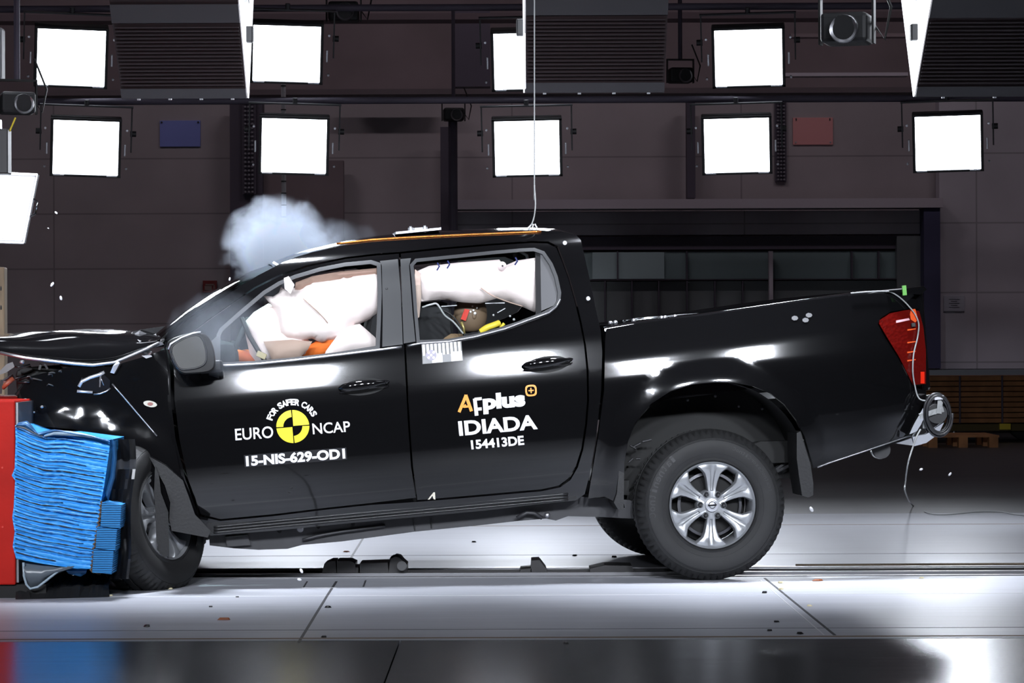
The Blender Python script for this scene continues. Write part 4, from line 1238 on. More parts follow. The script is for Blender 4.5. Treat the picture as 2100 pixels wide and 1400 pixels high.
# sit it on the ground
zmin = min((TR_M @ MF @ Vector(v.co)).z for v in fw.data.vertices)
MF = Matrix.Translation((0, 0, -zmin + 0.001 - 0.05)) @ MF; fw.matrix_local = MF
WM = TR_M @ MF; WI = WM.inverted()      # the tyre is squashed where it meets the floor
for v in fw.data.vertices:
    p = WM @ v.co
    if p.z < 0.001: p.z = 0.001; v.co = WI @ p
c2 = Vector((fc.x - 0.12, 2*YC - 0.1, fc.z))
M2 = Matrix.Translation(c2) @ Matrix.Rotation(PI + math.radians(20), 4, 'Z')
fw2 = make_wheel(None, M2, letters=False)
zmin = min((TR_M @ M2 @ Vector(v.co)).z for v in fw2.data.vertices)
fw2.matrix_local = Matrix.Translation((0, 0, -zmin + 0.001)) @ M2

# ------------------------------------------------------------------ truck front
fen = [(40, 800), (60, 772), (150, 750), (228, 752), (258, 742), (300, 730), (338, 716), (345, 770), (347, 820), (356, 900), (372, 980), (398, 1055), (404, 1084), (352, 1085), (345, 1060), (325, 1020), (292, 970), (262, 925), (225, 893), (150, 880), (60, 872)]
fpan = panel('front_fender', fen, [], Wfen, PAINT, TRUCK, step=0.022, depth=0.05, mirror=True)
f0 = fpan[0]
def Wfo(x, z): return Wfen(x, z)
# side repeater
rp = [(308 + 14*math.cos(a), 828 + 6.5*math.sin(a) + 2*math.cos(a)) for a in [2*PI*k/20 for k in range(20)]]
r_ = panel('side_repeater', rp, [], Wfo, mat('repeater_clear', (0.6, 0.58, 0.5), 0.2, coat=0.5), f0, depth=0.012, off=-0.012, step=0.02)
panel('repeater_bulb', [(308 + 6*math.cos(a), 828 + 3.5*math.sin(a)) for a in [2*PI*k/10 for k in range(10)]], [], Wfo, mat('bulb_amber', (0.3, 0.12, 0.1), 0.3), r_, depth=0.003, off=-0.015, step=0.02)
# torn fender crease and headlamp remains
def onf(pts, r, m, name, parent, off=-0.006): return strip_on(name, pts, r, m, parent, Ws=Wfo, off=off)
onf([(230, 787), (252, 812), (280, 845), (322, 894)], 0.004, STEEL, 'torn_edge', f0)
onf([(162, 793), (168, 782), (185, 774), (204, 768), (214, 763)], 0.009, BRIGHT, 'headlamp_rim', f0)
onf([(158, 802), (172, 803), (190, 804)], 0.007, BRIGHT, 'headlamp_rim', f0)
onf([(192, 808), (205, 807), (218, 802), (226, 796)], 0.005, STEEL, 'headlamp_rim', f0)
onf([(205, 770), (209, 780), (213, 790)], 0.003, STEEL, 'headlamp_rim', f0)
panel('headlamp_glass', [(166, 790), (172, 781), (190, 774), (212, 767), (226, 780), (225, 795), (205, 805), (180, 802), (164, 800)], [], Wfo, mat('broken_lamp_dark', (0.01, 0.01, 0.012), 0.08, coat=0.6), f0, depth=0.01, off=-0.008, step=0.02)
onf([(228, 905), (244, 912), (262, 925), (272, 925), (278, 945)], 0.005, TRIM, 'arch_trim_edge', f0)
# plastic splash guard and arch liner
panel('splash_guard', [(305, 935), (340, 955), (375, 985), (400, 1055), (432, 1088), (426, 1102), (352, 1088), (347, 1065), (349, 1030), (338, 995)], [], lambda x, z: -0.01, PLASTIC, TRUCK, depth=0.012, step=0.05)
panel('splash_guard', [(318, 955), (326, 975), (330, 1010), (345, 1050), (347, 1140), (322, 1142), (319, 1060), (316, 1010)], [], lambda x, z: -0.03, PLASTIC, TRUCK, depth=0.012, step=0.05)
mb = MB()
rows = []
for k in range(25):
    a = -0.3 + 1.3*k/24
    rows.append([(FA.x + 0.50*math.cos(a) - 0.0, y, FA.z + 0.50*math.sin(a)) for y in (0.04, 0.5)])
shell('arch_liner', rows, LINER, TRUCK, True)
# crumpled liner sheet in front of the wheel
rng = random.Random(3)
rows = []
for i in range(15):
    py = 900 + 20.5*i; r = []
    for j in range(9):
        px = 226 + 5.6*j + (3*math.sin(i*0.7)) + 6*math.cos(PI*i/14)*(j/8)
        q = T(px, min(py, 1196), (-0.30 if i > 2 else -0.12) - 0.012*j + 0.025*math.sin(j*1.7 + i*0.4) + rng.uniform(-.015, .015)); r.append(tuple(q))
    rows.append(r)
shell('torn_arch_liner', rows, mat('torn_liner', (0.014, 0.015, 0.018), 0.3), TRUCK, True)
# dark mass of crushed bumper between block and wheel
rows = []
for i in range(14):
    py = 855 + 24.5*i; r = []
    for j in range(12):
        px = 60 + 17*j
        q = T(px, py, 0.30 + rng.uniform(-.04, .04)); r.append(tuple(q))
    rows.append(r)
shell('crushed_bumper', rows, LINER, TRUCK, False)
# ---- hood
lip = [(-70, 716), (0, 720), (50, 731), (100, 737), (150, 743), (190, 746), (235, 740), (268, 726), (300, 712), (326, 700)]
top = [(-70, 693), (0, 687), (50, 682), (100, 680), (150, 679), (190, 679), (235, 679), (268, 680), (300, 684), (326, 692)]
rows = []
for i, ((lx, ly), (tx, ty)) in enumerate(zip(lip, top)):
    L0 = T(lx, ly, 0.07); T0 = T(tx, ty, 0.34)
    h = T0.z - L0.z
    r = []
    pf = [(0.07, -0.004), (0.055, 0.01), (0.058, 0.16), (0.075, 0.36), (0.105, 0.58), (0.16, 0.78), (0.24, 0.92), (0.34, 1.0), (0.5, 1.04), (0.72, 1.06), (YC, 1.07)]
    for y, s in pf: r.append((L0.x + 0.012*math.sin(7*s + i), y, L0.z + h*s + 0.010*math.sin(i*1.3 + y*9)*(s > 0.5)))
    for y, s in pf[::-1][1:]: r.append((L0.x, 2*YC - y, L0.z + h*s + 0.004*math.sin(i*1.9 + y*7)))
    rows.append(r)
ho = shell('hood', rows, PAINT, TRUCK, 'all')
md = ho.modifiers.new('s', 'SUBSURF'); md.levels = 2; md.render_levels = 2
MB().tube([T(lx, ly + 3, 0.05) for lx, ly in lip[1:]], 0.008, 8).build('hood_edge', STEEL, ho, 'all')
# crumpled hinge corner
def shard(pts, ys, m, name='crumpled_metal', th=0.004, parent=TRUCK):
    P_ = [T(px, py, y) for (px, py), y in zip(pts, ys)]
    mb = MB().prism(P_, (0, th, 0.001)); return mb.build(name, m, parent)
shard([(262, 690), (272, 680), (290, 676), (308, 673), (338, 669), (320, 684), (322, 690), (300, 694), (276, 698)], [.3, .32, .3, .34, .4, .35, .33, .3, .28], TRIM)
shard([(276, 684), (286, 678), (300, 684), (296, 688), (284, 690)], [.27, .28, .29, .28, .27], STEEL)
shard([(282, 696), (296, 702), (306, 710), (311, 722), (306, 730), (296, 728), (290, 722), (300, 718), (298, 708), (286, 701)], [.1, .12, .1, .08, .1, .12, .1, .09, .11, .1], BRIGHT)
shard([(310, 706), (330, 700), (336, 706), (318, 712)], [.06, .05, .05, .06], STEEL)
shard([(226, 764), (232, 750), (240, 740), (246, 744), (240, 756), (234, 766)], [.03, .02, .02, .02, .03, .03], BRIGHT)
shard([(300, 735), (312, 731), (310, 728), (290, 729)], [.05, .05, .05, .05], STEEL)
strip_on('scuttle_panel', [(262, 703), (300, 706), (338, 702)], 0.02, TRIM, TRUCK, Ws=lambda x, z: 0.2, off=0)
# crushed engine bay fragments
rng = random.Random(11)
bay = MB().box(T(130, 800, 0.75), (0.40, 1.1, 0.26), bev=0.03).build('engine_block', LINER, TRUCK)
for k in range(26):
    px = rng.uniform(2, 210); py = rng.uniform(748, 800) if px > 60 or px < 37 else rng.uniform(735, 860)
    l = rng.uniform(0.02, 0.07)
    R = Matrix.Rotation(rng.uniform(0, 3), 3, 'Y') @ Matrix.Rotation(rng.uniform(0, 3), 3, 'X')
    MB().box(T(px, py, rng.uniform(0.05, 0.18)), (l, 0.01, l*rng.uniform(0.15, 0.5)), R=R).build('broken_fragment', rng.choice([TRIM, TRIM, STEEL, PLASTIC, DARKSTEEL]), TRUCK)
for k in range(9):
    x0 = rng.uniform(10, 120); y0 = rng.uniform(745, 800)
    MB().tube([T(x0, y0, 0.1), T(x0+20*rng.random()+6, y0+rng.uniform(-14, 10), 0.06), T(x0+50*rng.random()+20, y0+rng.uniform(-6, 22), 0.1)], rng.uniform(0.003, 0.008), 8).build('engine_hose', rng.choice([CABLED, TRIM, TRIM]), TRUCK, 'all')
MB().tube([T(5, 795, 0.06), T(15, 786, 0.05), T(27, 776, 0.06)], 0.012, 10).build('rust_brown_hose', mat('rust_brown', (0.25, 0.06, 0.03), 0.5), TRUCK, 'all')
shard([(0, 760), (14, 746), (26, 742), (30, 752), (12, 764), (0, 768)], [.04]*6, mat('grey_shard', (0.12, 0.12, 0.12), 0.4), 'grille_piece')
for px, py, s in ((45, 742, .02), (52, 820, .018), (60, 830, .014), (45, 845, .02), (86, 834, .015), (40, 858, .012), (70, 845, .01), (35, 838, .012)):
    MB().sphere(tuple(T(px, py, 0.0)), s*0.6, 5, (1, .5, .8)).build('glass_crumb', STEEL, TRUCK)

# ---- door mirror
mo = [(341, 704), (352, 694), (385, 683), (412, 680), (430, 690), (440, 716), (443, 745), (438, 760), (420, 765), (372, 768), (356, 752), (345, 726)]
mo = rounded(mo, 6)
def mir(x, z): return -0.16
hb = T(400, 720, -0.05)
def loopY(poly, y): return [T(px, py, y) for px, py in poly]
c_ = Vector((395, 722))
rows = []
for y, s in ((0.06, 0.55), (0.0, 0.85), (-0.07, 1.0), (-0.13, 1.0), (-0.155, 0.97), (-0.16, 0.93)):
    rows.append(loopY([tuple(c_ + (Vector(p) - c_)*s) for p in mo], y))
mm = MB().grid(rows, close=True).add(rows[0], [tuple(range(len(mo)))]).add(rows[-1], [tuple(range(len(mo)))]).build('door_mirror', TRIM, TRUCK, True)
gl = rounded([(351, 716), (360, 705), (385, 692), (404, 687), (415, 696), (422, 722), (421, 744), (404, 753), (370, 757), (360, 742)], 5)
MB().prism(loopY(gl, -0.168), (0, 0.006, 0)).build('mirror_glass', mat('dusty_mirror', (0.06, 0.06, 0.058), 0.4, metal=0.1), mm)
MB().tube(loopY([tuple(Vector((387, 722)) + (Vector(p)-Vector((387, 722)))*1.05) for p in gl], -0.165) + [loopY([tuple(Vector((387, 722)) + (Vector(gl[0])-Vector((387, 722)))*1.05)], -0.165)[0]], 0.004, 6).build('mirror_rim', GREYTRIM, mm, 'all')
MB().tube(loopY([(345, 716), (350, 705), (372, 692), (396, 683), (412, 681)], -0.162), 0.005, 8).build('mirror_edge_bright', BRIGHT, mm, 'all')
MB().box(T(432, 752, 0.0), (0.12, 0.16, 0.06), bev=0.015).build('mirror_stalk', TRIM, mm)
panel('mirror_base', [(428, 770), (432, 700), (450, 684), (452, 750), (448, 775)], [], Wcab, PILLAR, fdoor, depth=0.01, off=-0.012, step=0.03)

# ------------------------------------------------------------------ decals
dt = decal_text
g = dt('EURO', [(483, 903), (561, 897.5), (559.5, 873), (481.5, 879)], '', WHITE, None, 0.012); g.build('door_lettering', WHITE, fdoor)
g = dt('NCAP', [(642, 890.5), (719, 885), (717, 863), (640, 868)], '', WHITE, None, 0.012); g.build('door_lettering', WHITE, fdoor)
g = dt('15-NIS-629-OD1', [(505, 956.5), (708.5, 940.5), (707, 918.5), (503.5, 934.5)], '', WHITE, None, 0.045); g.build('door_lettering', WHITE, fdoor)
decal_poly([(502, 958), (712, 942), (710, 917), (500, 933)], off=-0.0015).build('tape_backing', mat('dark_tape', (0.012, 0.012, 0.014), 0.35), fdoor)
cc = Vector((600.5, 874.2)); tilt = math.radians(4.6)
txt = 'FOR SAFER CARS'; mb = MB()
a0, a1 = math.radians(164), math.radians(26)
wds = {'I': .5}
tot = sum(0.55 if ch == ' ' else 1.0 for ch in txt); cur = 0
for ch in txt:
    wch = 0.55 if ch == ' ' else 1.0
    am = a0 + (a1-a0)*(cur + wch/2)/tot; cur += wch
    if ch == ' ': continue
    up = Vector((math.cos(am), -math.sin(am))); rt = Vector((math.sin(am), math.cos(am)))
    hw = 4.9; r0 = 43.5; r1 = 56.5
    q = [cc + up*r0 - rt*hw*0.92, cc + up*r0 + rt*hw*0.92, cc + up*r1 + rt*hw*1.05, cc + up*r1 - rt*hw*1.05]
    g = dt(ch, [tuple(p) for p in q], '', WHITE, None, 0.04); mb.add(g.v, g.f)
mb.build('door_lettering', WHITE, fdoor)
Rr = 33.8
def cpt(r, a): return (cc.x + r*math.cos(a + tilt), cc.y - r*math.sin(a + tilt))
mb = MB(); gp = 0.035
def sector(r0, r1, q, mb):
    n = 14; aa = [q*PI/2 + gp*Rr/max(r1, 1) + (PI/2 - 2*gp*Rr/max(r1, 1))*k/n for k in range(n+1)]
    if r0 == 0:
        ctr = cpt(1.6, q*PI/2 + PI/4)
        decal_poly([ctr] + [cpt(r1, a) for a in aa], mb=mb)
    else:
        for k in range(n): decal_poly([cpt(r0, aa[k]), cpt(r1, aa[k]), cpt(r1, aa[k+1]), cpt(r0, aa[k+1])], mb=mb)
sector(0, Rr, 0, mb); sector(0, Rr, 2, mb); sector(19.5, Rr, 1, mb); sector(19.5, Rr, 3, mb)
mb.build('yellow_crash_symbol', DECALY, fdoor)
# rear door decals
g = dt('A', [(938.5, 845.5), (971, 843), (969, 808), (939, 810.5)], '', DECALO, None, 0.0)
def bar(x0, y0, x1, y1, t, mb):
    a = Vector((x0, y0)); b = Vector((x1, y1)); d = (b-a).normalized(); n = Vector((-d.y, d.x))*t/2
    decal_poly([tuple(a+n), tuple(b+n), tuple(b-n), tuple(a-n)], mb=mb)
mb = MB(); bar(941.5, 845, 956, 809.5, 6.2, mb); bar(955, 809.5, 967, 843, 6.5, mb); bar(951, 834, 965, 832.5, 4.5, mb); bar(949, 835, 955, 829, 3, mb)
mb.build('orange_letter', DECALO, rdoor)
mb = MB()
bar(973.5, 817, 977.5, 852, 7.5, mb); bar(973, 818.5, 988, 817, 6, mb); bar(977, 839, 988, 838, 6.2, mb)
mb.build('door_lettering', WHITE, rdoor)
g = dt('plus', [(991.5, 849.5), (1078.5, 842), (1076, 799.5), (989, 808.5)], '', WHITE, None, 0.055); g.build('door_lettering', WHITE, rdoor)
mb = MB()
c2_ = Vector((1089, 800.5))
def rr(s, n=28):
    out = []
    for k in range(n):
        a = 2*PI*k/n; r = s*(abs(math.cos(a))**3.4 + abs(math.sin(a))**3.4)**(-1/3.4)
        out.append(tuple(c2_ + Matrix.Rotation(-tilt, 2) @ Vector((r*math.cos(a), r*math.sin(a)))))
    return out
o_, i_ = rr(11.8), rr(8.2)
for k in range(28): decal_poly([i_[k], o_[k], o_[(k+1) % 28], i_[(k+1) % 28]], mb=mb)
mb.build('orange_plus_badge', DECALO, rdoor)
mb = MB(); bar(1083.5, 801, 1094.5, 800, 2.6, mb); bar(1088.6, 795, 1089.4, 806, 2.6, mb)
mb.build('orange_plus_badge', DECALO, rdoor)
g = dt('IDIADA', [(942, 893.5), (1103, 879.5), (1100, 849.5), (939, 863.5)], '', WHITE, None, 0.035); g.build('door_lettering', WHITE, rdoor)
g = dt('154413DE', [(967, 921.5), (1075.5, 912), (1073.5, 892.5), (965, 902.5)], '', WHITE, None, 0.035); g.build('door_lettering', WHITE, rdoor)
# measuring target sticker
def sq(u, v):   # unit coordinates on the sticker
    a = Vector((866.5, 746.5)).lerp(Vector((949.5, 739.5)), u); b = Vector((864.5, 706)).lerp(Vector((946, 699)), u)
    return tuple(a.lerp(b, v))
def sbox(u0, u1, v0, v1, mb, off=-0.004): decal_poly([sq(u0, v0), sq(u1, v0), sq(u1, v1), sq(u0, v1)], off=off, mb=mb)
bs = MB(); sbox(0, 1, 0, 1, bs, -0.0025); st = bs.build('measuring_target', BLACKF, rdoor)
mb = MB(); sbox(0.01, 0.24, 0.02, 0.42, mb, -0.004); mb.build('grey_field', DECALG, st)
mb = MB(); sbox(0.50, 0.715, 0.02, 0.40, mb, -0.004); mb.build('grey_field', DECALG, st)
mb = MB(); sbox(0.24, 0.50, 0.02, 0.48, mb); sbox(0.715, 0.99, 0.02, 0.5, mb)
for k in range(10): sbox(0.02 + 0.099*k, 0.078 + 0.099*k, 0.42 if k not in (5, 6) else 0.40, 0.98, mb, -0.0045)
mb.build('white_scale_bars', WHITE, st)
mb = MB(); ctr = Vector(sq(0.225, 0.42))
decal_poly([(ctr.x + 11*math.cos(a), ctr.y + 11*math.sin(a)) for a in [2*PI*k/24 for k in range(24)]], off=-0.006, mb=mb); mb.build('target_disc', mat('target_grey', (0.2, 0.18, 0.25), 0.4), st)
mb = MB()
for dx, dy in ((0, 0), (-5, -5), (5, -5.5), (-5, 5), (5, 5)):
    decal_poly([(ctr.x + dx + 2.7*math.cos(a), ctr.y + dy + 2.7*math.sin(a)) for a in [2*PI*k/10 for k in range(10)]], off=-0.0075, mb=mb)
mb.build('target_dots', WHITE, st)

# ------------------------------------------------------------------ cabin interior
def curve_pts(P_, k=8):
    out = []
    P_ = [Vector(p) for p in P_]
    for i in range(len(P_)-1):
        p0 = P_[max(i-1, 0)]; p1 = P_[i]; p2 = P_[i+1]; p3 = P_[min(i+2, len(P_)-1)]
        for j in range(k):
            t = j/k
            out.append(0.5*((2*p1) + (p2-p0)*t + (2*p0-5*p1+4*p2-p3)*t*t + (3*p1-p0-3*p2+p3)*t**3))
    out.append(P_[-1]); return out
def blob(name, outline, y0, th, m, parent=TRUCK, puff=1.0, folds=6, amp=0.012, step=0.03, seed=1):
    """inflated cushion: px outline, near face bulging to y0 - th, far face to y0 + th"""
    L = []
    for px, py in resample(outline, 8):
        p = T(px, py, y0); L.append((p.x, p.z))
    arr = np.array(L)
    pts = list(L); edges = [(i, (i+1) % len(L)) for i in range(len(L))]
    xs = arr[:, 0]; zs = arr[:, 1]
    x = xs.min() + step/2
    while x < xs.max():
        z = zs.min() + step/2
        while z < zs.max():
            if inpoly(x, z, L) and np.min((xs-x)**2 + (zs-z)**2) > (step*0.4)**2: pts.append((x, z))
            z += step
        x += step
    vs, es, fs, *_ = delaunay_2d_cdt([Vector(p) for p in pts], edges, [], 0, 1e-6)
    Rm = th
    def hgt(x, z):
        # distance to outline segments
        a = arr; b = np.roll(arr, -1, axis=0); d = b - a
        t = np.clip(((x-a[:, 0])*d[:, 0] + (z-a[:, 1])*d[:, 1]) / (np.sum(d*d, axis=1)+1e-12), 0, 1)
        dist = float(np.min(np.hypot(a[:, 0]+t*d[:, 0]-x, a[:, 1]+t*d[:, 1]-z)))
        s = min(1.0, dist/(Rm*puff))
        base = th*math.sqrt(max(0, 1-(1-s)**2))
        nz = noise.noise(Vector((x*folds, z*folds*0.6, seed*3.7)))
        rg = abs(noise.noise(Vector((x*folds*2.2+5, z*folds*0.8, seed))))
        return base + amp*nz*s - amp*0.8*(1-rg)**6*s
    H = [hgt(v.x, v.y) for v in vs]
    keep = [f for f in fs if inpoly(sum(vs[i].x for i in f)/len(f), sum(vs[i].y for i in f)/len(f), L)]
    n = len(vs)
    V = [(v.x, y0 - h, v.y) for v, h in zip(vs, H)] + [(v.x, y0 + h*0.8 + 0.001, v.y) for v, h in zip(vs, H)]
    Fc = [tuple(f) for f in keep] + [tuple(i + n for i in f)[::-1] for f in keep]
    return MB().add(V, Fc).build(name, m, parent, 'all')
# front curtain airbag and the big driver's bag
blob('curtain_airbag', [(540, 606), (560, 608), (572, 600), (576, 588), (590, 598), (598, 590), (612, 590), (640, 576), (690, 569), (735, 562), (780, 556), (786, 600), (784, 640), (764, 652), (730, 668), (704, 690), (690, 698), (672, 698), (660, 703), (640, 694), (612, 698), (590, 696), (572, 690), (566, 660), (560, 630)], 0.29, 0.10, CLOTH, seed=1, folds=6, amp=0.038, puff=0.7)
blob('curtain_airbag', [(606, 579), (640, 566), (700, 556), (778, 549), (778, 562), (735, 566), (690, 573), (640, 583), (604, 600)], 0.26, 0.04, mat('curtain_tan_roll', (0.30, 0.19, 0.15), 0.8, bump=0.3, bscale=20), seed=2)  # rolled upper edge in its own tan cloth colour
blob('driver_airbag', [(498, 664), (520, 640), (550, 622), (584, 630), (616, 680), (640, 704), (630, 728), (570, 745), (530, 748), (512, 725)], 0.36, 0.12, CLOTH, seed=3, folds=4)
blob('side_airbag', [(668, 720), (690, 690), (712, 668), (738, 664), (752, 676), (768, 690), (776, 700), (776, 716), (730, 722), (680, 728), (664, 732)], 0.24, 0.07, CLOTH, seed=4, folds=9, amp=0.02)
blob('knee_airbag', [(540, 700), (600, 696), (640, 700), (632, 716), (615, 734), (560, 742)], 0.22, 0.05, mat('airbag_beige', (0.5, 0.36, 0.30), 0.8, bump=0.2, bscale=12), seed=5)
blob('curtain_airbag', [(855, 556), (880, 545), (940, 538), (1000, 534), (1024, 532), (1034, 545), (1060, 534), (1100, 528), (1104, 580), (1108, 634), (1096, 640), (1074, 630), (1044, 618), (1018, 612), (985, 622), (950, 620), (900, 614), (864, 618), (858, 600)], 0.26, 0.09, CLOTH, seed=6, folds=5, amp=0.032)
blob('curtain_airbag', [(851, 552), (862, 560), (864, 610), (860, 650), (856, 652), (850, 600)], 0.2, 0.015, mat('airbag_edge_tan', (0.55, 0.42, 0.36), 0.8), seed=7)
p = T(1030, 545, 0.15)
MB().tube(curve_pts([T(622, 612, .175), T(642, 630, .17), T(662, 650, .175), T(672, 662, .19)]), 0.0025, 6).build('airbag_seam', MATS['airbag_beige'], TRUCK, 'all')
MB().tube(curve_pts([T(986, 590, .165), T(1010, 606, .165), T(1040, 618, .17), T(1072, 628, .18)]), 0.003, 6).build('airbag_seam', MATS['airbag_beige'], TRUCK, 'all')
MB().lathe([(0.0005, -0.01), (0.004, -0.01), (0.016, 0.0), (0.022, 0.01)], tuple(p), 20).build('airbag_tether', CLOTH, TRUCK, True)
MB().sphere(tuple(p + Vector((0, -0.012, 0))), 0.005, 6).build('tether_eyelet', HOUSING, TRUCK)
for px, py in ((900, 546), (921, 542), (1060, 535)):
    MB().tube([T(px-3, py-7, 0.14), T(px+1, py, 0.13), T(px-4, py+8, 0.14)], 0.004, 6).build('airbag_hook', mat('navy_hook', (0.02, 0.03, 0.14), 0.5) if 'navy_hook' not in MATS else MATS['navy_hook'], TRUCK)
MB().prism([T(582, 570, 0.13), T(592, 566, 0.13), T(604, 584, 0.13), T(596, 602, 0.13), T(584, 592, 0.13)], (0, 0.01, 0)).build('airbag_flap', CLOTH, TRUCK)
# seats, dashboard, steering wheel, inner far trim
def seat(cx, cy, y0):
    b = MB()
    p = T(cx, cy, y0)
    b.box((p.x, y0, p.z), (0.14, 0.46, 0.62), R=Matrix.Rotation(0.3, 3, 'Y'), bev=0.05)
    return b.build('seat_backrest', SEAT, TRUCK, True)
for y0 in (0.48, 1.38):
    s1 = seat(765, 730, y0)
    MB().box((s1.data.vertices[0].co.x - 0.12, y0, T(740, 820, y0).z), (0.5, 0.46, 0.14), bev=0.05).build('seat_cushion', SEAT, s1, True)
MB().box((T(1010, 800, 0.9).x, YC, T(1010, 780, 0.9).z), (0.14, 1.35, 0.55), R=Matrix.Rotation(0.2, 3, 'Y'), bev=0.05).build('rear_seat_backrest', SEAT, TRUCK, True)
MB().box((T(960, 830, 0.9).x, YC, T(960, 830, 0.9).z), (0.5, 1.35, 0.14), bev=0.05).build('rear_seat_cushion', SEAT, TRUCK, True)
hr = MB(); p = T(775, 690, 0.48); hr.box(T(800, 640, 0.48), (0.09, 0.26, 0.18), R=Matrix.Rotation(0.3, 3, 'Y'), bev=0.04); hr.build('headrest', SEAT, TRUCK, True)
MB().box(T(872, 668, 0.5), (0.26, 0.3, 0.24), bev=0.05).build('front_seat_shoulder', SEAT, TRUCK, True)
dz = T(410, 770, 0.9); MB().box((dz.x, YC, dz.z), (0.4, 1.35, 0.34), bev=0.06).build('dashboard', SEAT, TRUCK, True)
# steering wheel
sp = T(478, 722, 0.48); Rw = Matrix.Rotation(math.radians(-62), 3, 'Y')
n = 40
sw = MB().tube([sp + Rw @ Vector((0.18*math.cos(2*PI*k/n), 0.18*math.sin(2*PI*k/n), 0)) for k in range(n+1)], 0.014, 10, cap=False).build('steering_wheel', SEAT, TRUCK, 'all')
MB().cyl(sp, sp + Rw @ Vector((0, 0, 0.2)), 0.035, 16).build('steering_column', SEAT, sw, True)
MB().sphere(tuple(sp), 0.06, 10, (0.6, 1, 1)).build('horn_pad', SEAT, sw, True)
# belts and wires
MB().tube([T(496, 652, 0.3), T(512, 690, 0.25), T(530, 720, 0.22), T(545, 742, 0.2)], 0.012, 6).build('seat_belt', GREYTRIM, TRUCK)
MB().box(T(536, 728, 0.19), (0.05, 0.015, 0.03), R=Matrix.Rotation(0.5, 3, 'Y'), bev=0.004).build('belt_buckle', mat('buckle_cream', (0.5, 0.42, 0.25), 0.4), TRUCK)
MB().tube(curve_pts([T(866, 630, 0.16), T(885, 624, 0.15), T(897, 624, 0.15), T(912, 646, 0.15), T(930, 660, 0.15), T(950, 684, 0.15)]), 0.005, 6).build('sensor_wire', CABLE, TRUCK, 'all')
MB().tube(curve_pts([T(905, 634, 0.17), T(925, 645, 0.17), T(938, 660, 0.17), T(948, 678, 0.17)]), 0.004, 6).build('sensor_wire', CABLED, TRUCK, 'all')
MB().tube([T(905, 628, 0.25), T(937, 626, 0.25)], 0.004, 6).tube([T(995, 622, 0.25), T(1035, 621, 0.25)], 0.004, 6).tube([T(1020, 641, 0.25), T(1036, 632, 0.25)], 0.004, 6).build('interior_rod', STEEL, TRUCK)

# ------------------------------------------------------------------ crash dummies
def skin_fig(name, nodes, edges, m, parent=None, root=0, sub=2):
    """nodes: (Vector, radius)"""
    me = bpy.data.meshes.new(name)
    me.from_pydata([tuple(p) for p, r in nodes], edges, [])
    o = link(name, me, m, parent)
    sk = o.modifiers.new('skin', 'SKIN'); sk.use_smooth_shade = True
    for i, (p, r) in enumerate(nodes):
        rr_ = r if isinstance(r, tuple) else (r, r)
        me.skin_vertices[0].data[i].radius = rr_
        me.skin_vertices[0].data[i].use_root = (i == root)
    ss = o.modifiers.new('sub', 'SUBSURF'); ss.levels = sub; ss.render_levels = sub
    dg = bpy.context.evaluated_depsgraph_get()
    me2 = bpy.data.meshes.new_from_object(o.evaluated_get(dg))
    o.modifiers.clear(); o.data = me2
    if not len(me2.materials): me2.materials.append(m)
    me2.polygons.foreach_set('use_smooth', [True]*len(me2.polygons))
    return o
hip = T(800, 830, 0.48)
DUM = thing('crash_dummy', 'crash test dummy in orange shirt behind the front airbags', 'dummy', matrix=TR_M @ Matrix.Translation(hip))
def dl(px, py, y): return T(px, py, y) - hip
nd = [(dl(800, 830, .48), (.15, .12)), (dl(770, 780, .48), (.14, .12)), (dl(735, 725, .48), (.16, .12)), (dl(700, 680, .48), (.15, .10)), (dl(672, 655, .48), (.055, .055)), (dl(648, 640, .48), (.055, .055)),
      (dl(700, 690, .32), .06), (dl(650, 718, .34), .045), (dl(590, 748, .44), .038), (dl(520, 736, .42), .034), (dl(478, 726, .34), .03),
      (dl(700, 690, .66), .06), (dl(640, 740, .70), .05), (dl(560, 740, .66), .042), (dl(490, 725, .62), .03),
      (dl(770, 850, .38), .09), (dl(620, 830, .36), .075), (dl(540, 920, .36), .05), (dl(490, 960, .36), .045),
      (dl(770, 850, .58), .09), (dl(620, 830, .60), .075), (dl(540, 920, .60), .05), (dl(490, 960, .60), .045)]
ed = [(0, 1), (1, 2), (2, 3), (3, 4), (4, 5), (3, 6), (6, 7), (7, 8), (8, 9), (9, 10), (3, 11), (11, 12), (12, 13), (13, 14), (0, 15), (15, 16), (16, 17), (17, 18), (0, 19), (19, 20), (20, 21), (21, 22)]
skin_fig('body', nd, ed, ORANGE, DUM)
hd = dl(640, 622, .48)
MB().sphere(tuple(hd), 0.10, 14, (0.95, 0.78, 1.2)).sphere(tuple(hd + Vector((-0.1, 0, -0.01))), 0.018, 8, (1.2, .8, 1.4)).sphere(tuple(hd + Vector((0, -0.08, 0))), 0.02, 8, (.7, .5, 1.3)).sphere(tuple(hd + Vector((0, 0.08, 0))), 0.02, 8, (.7, .5, 1.3)).build('head', SKIN, DUM, True)
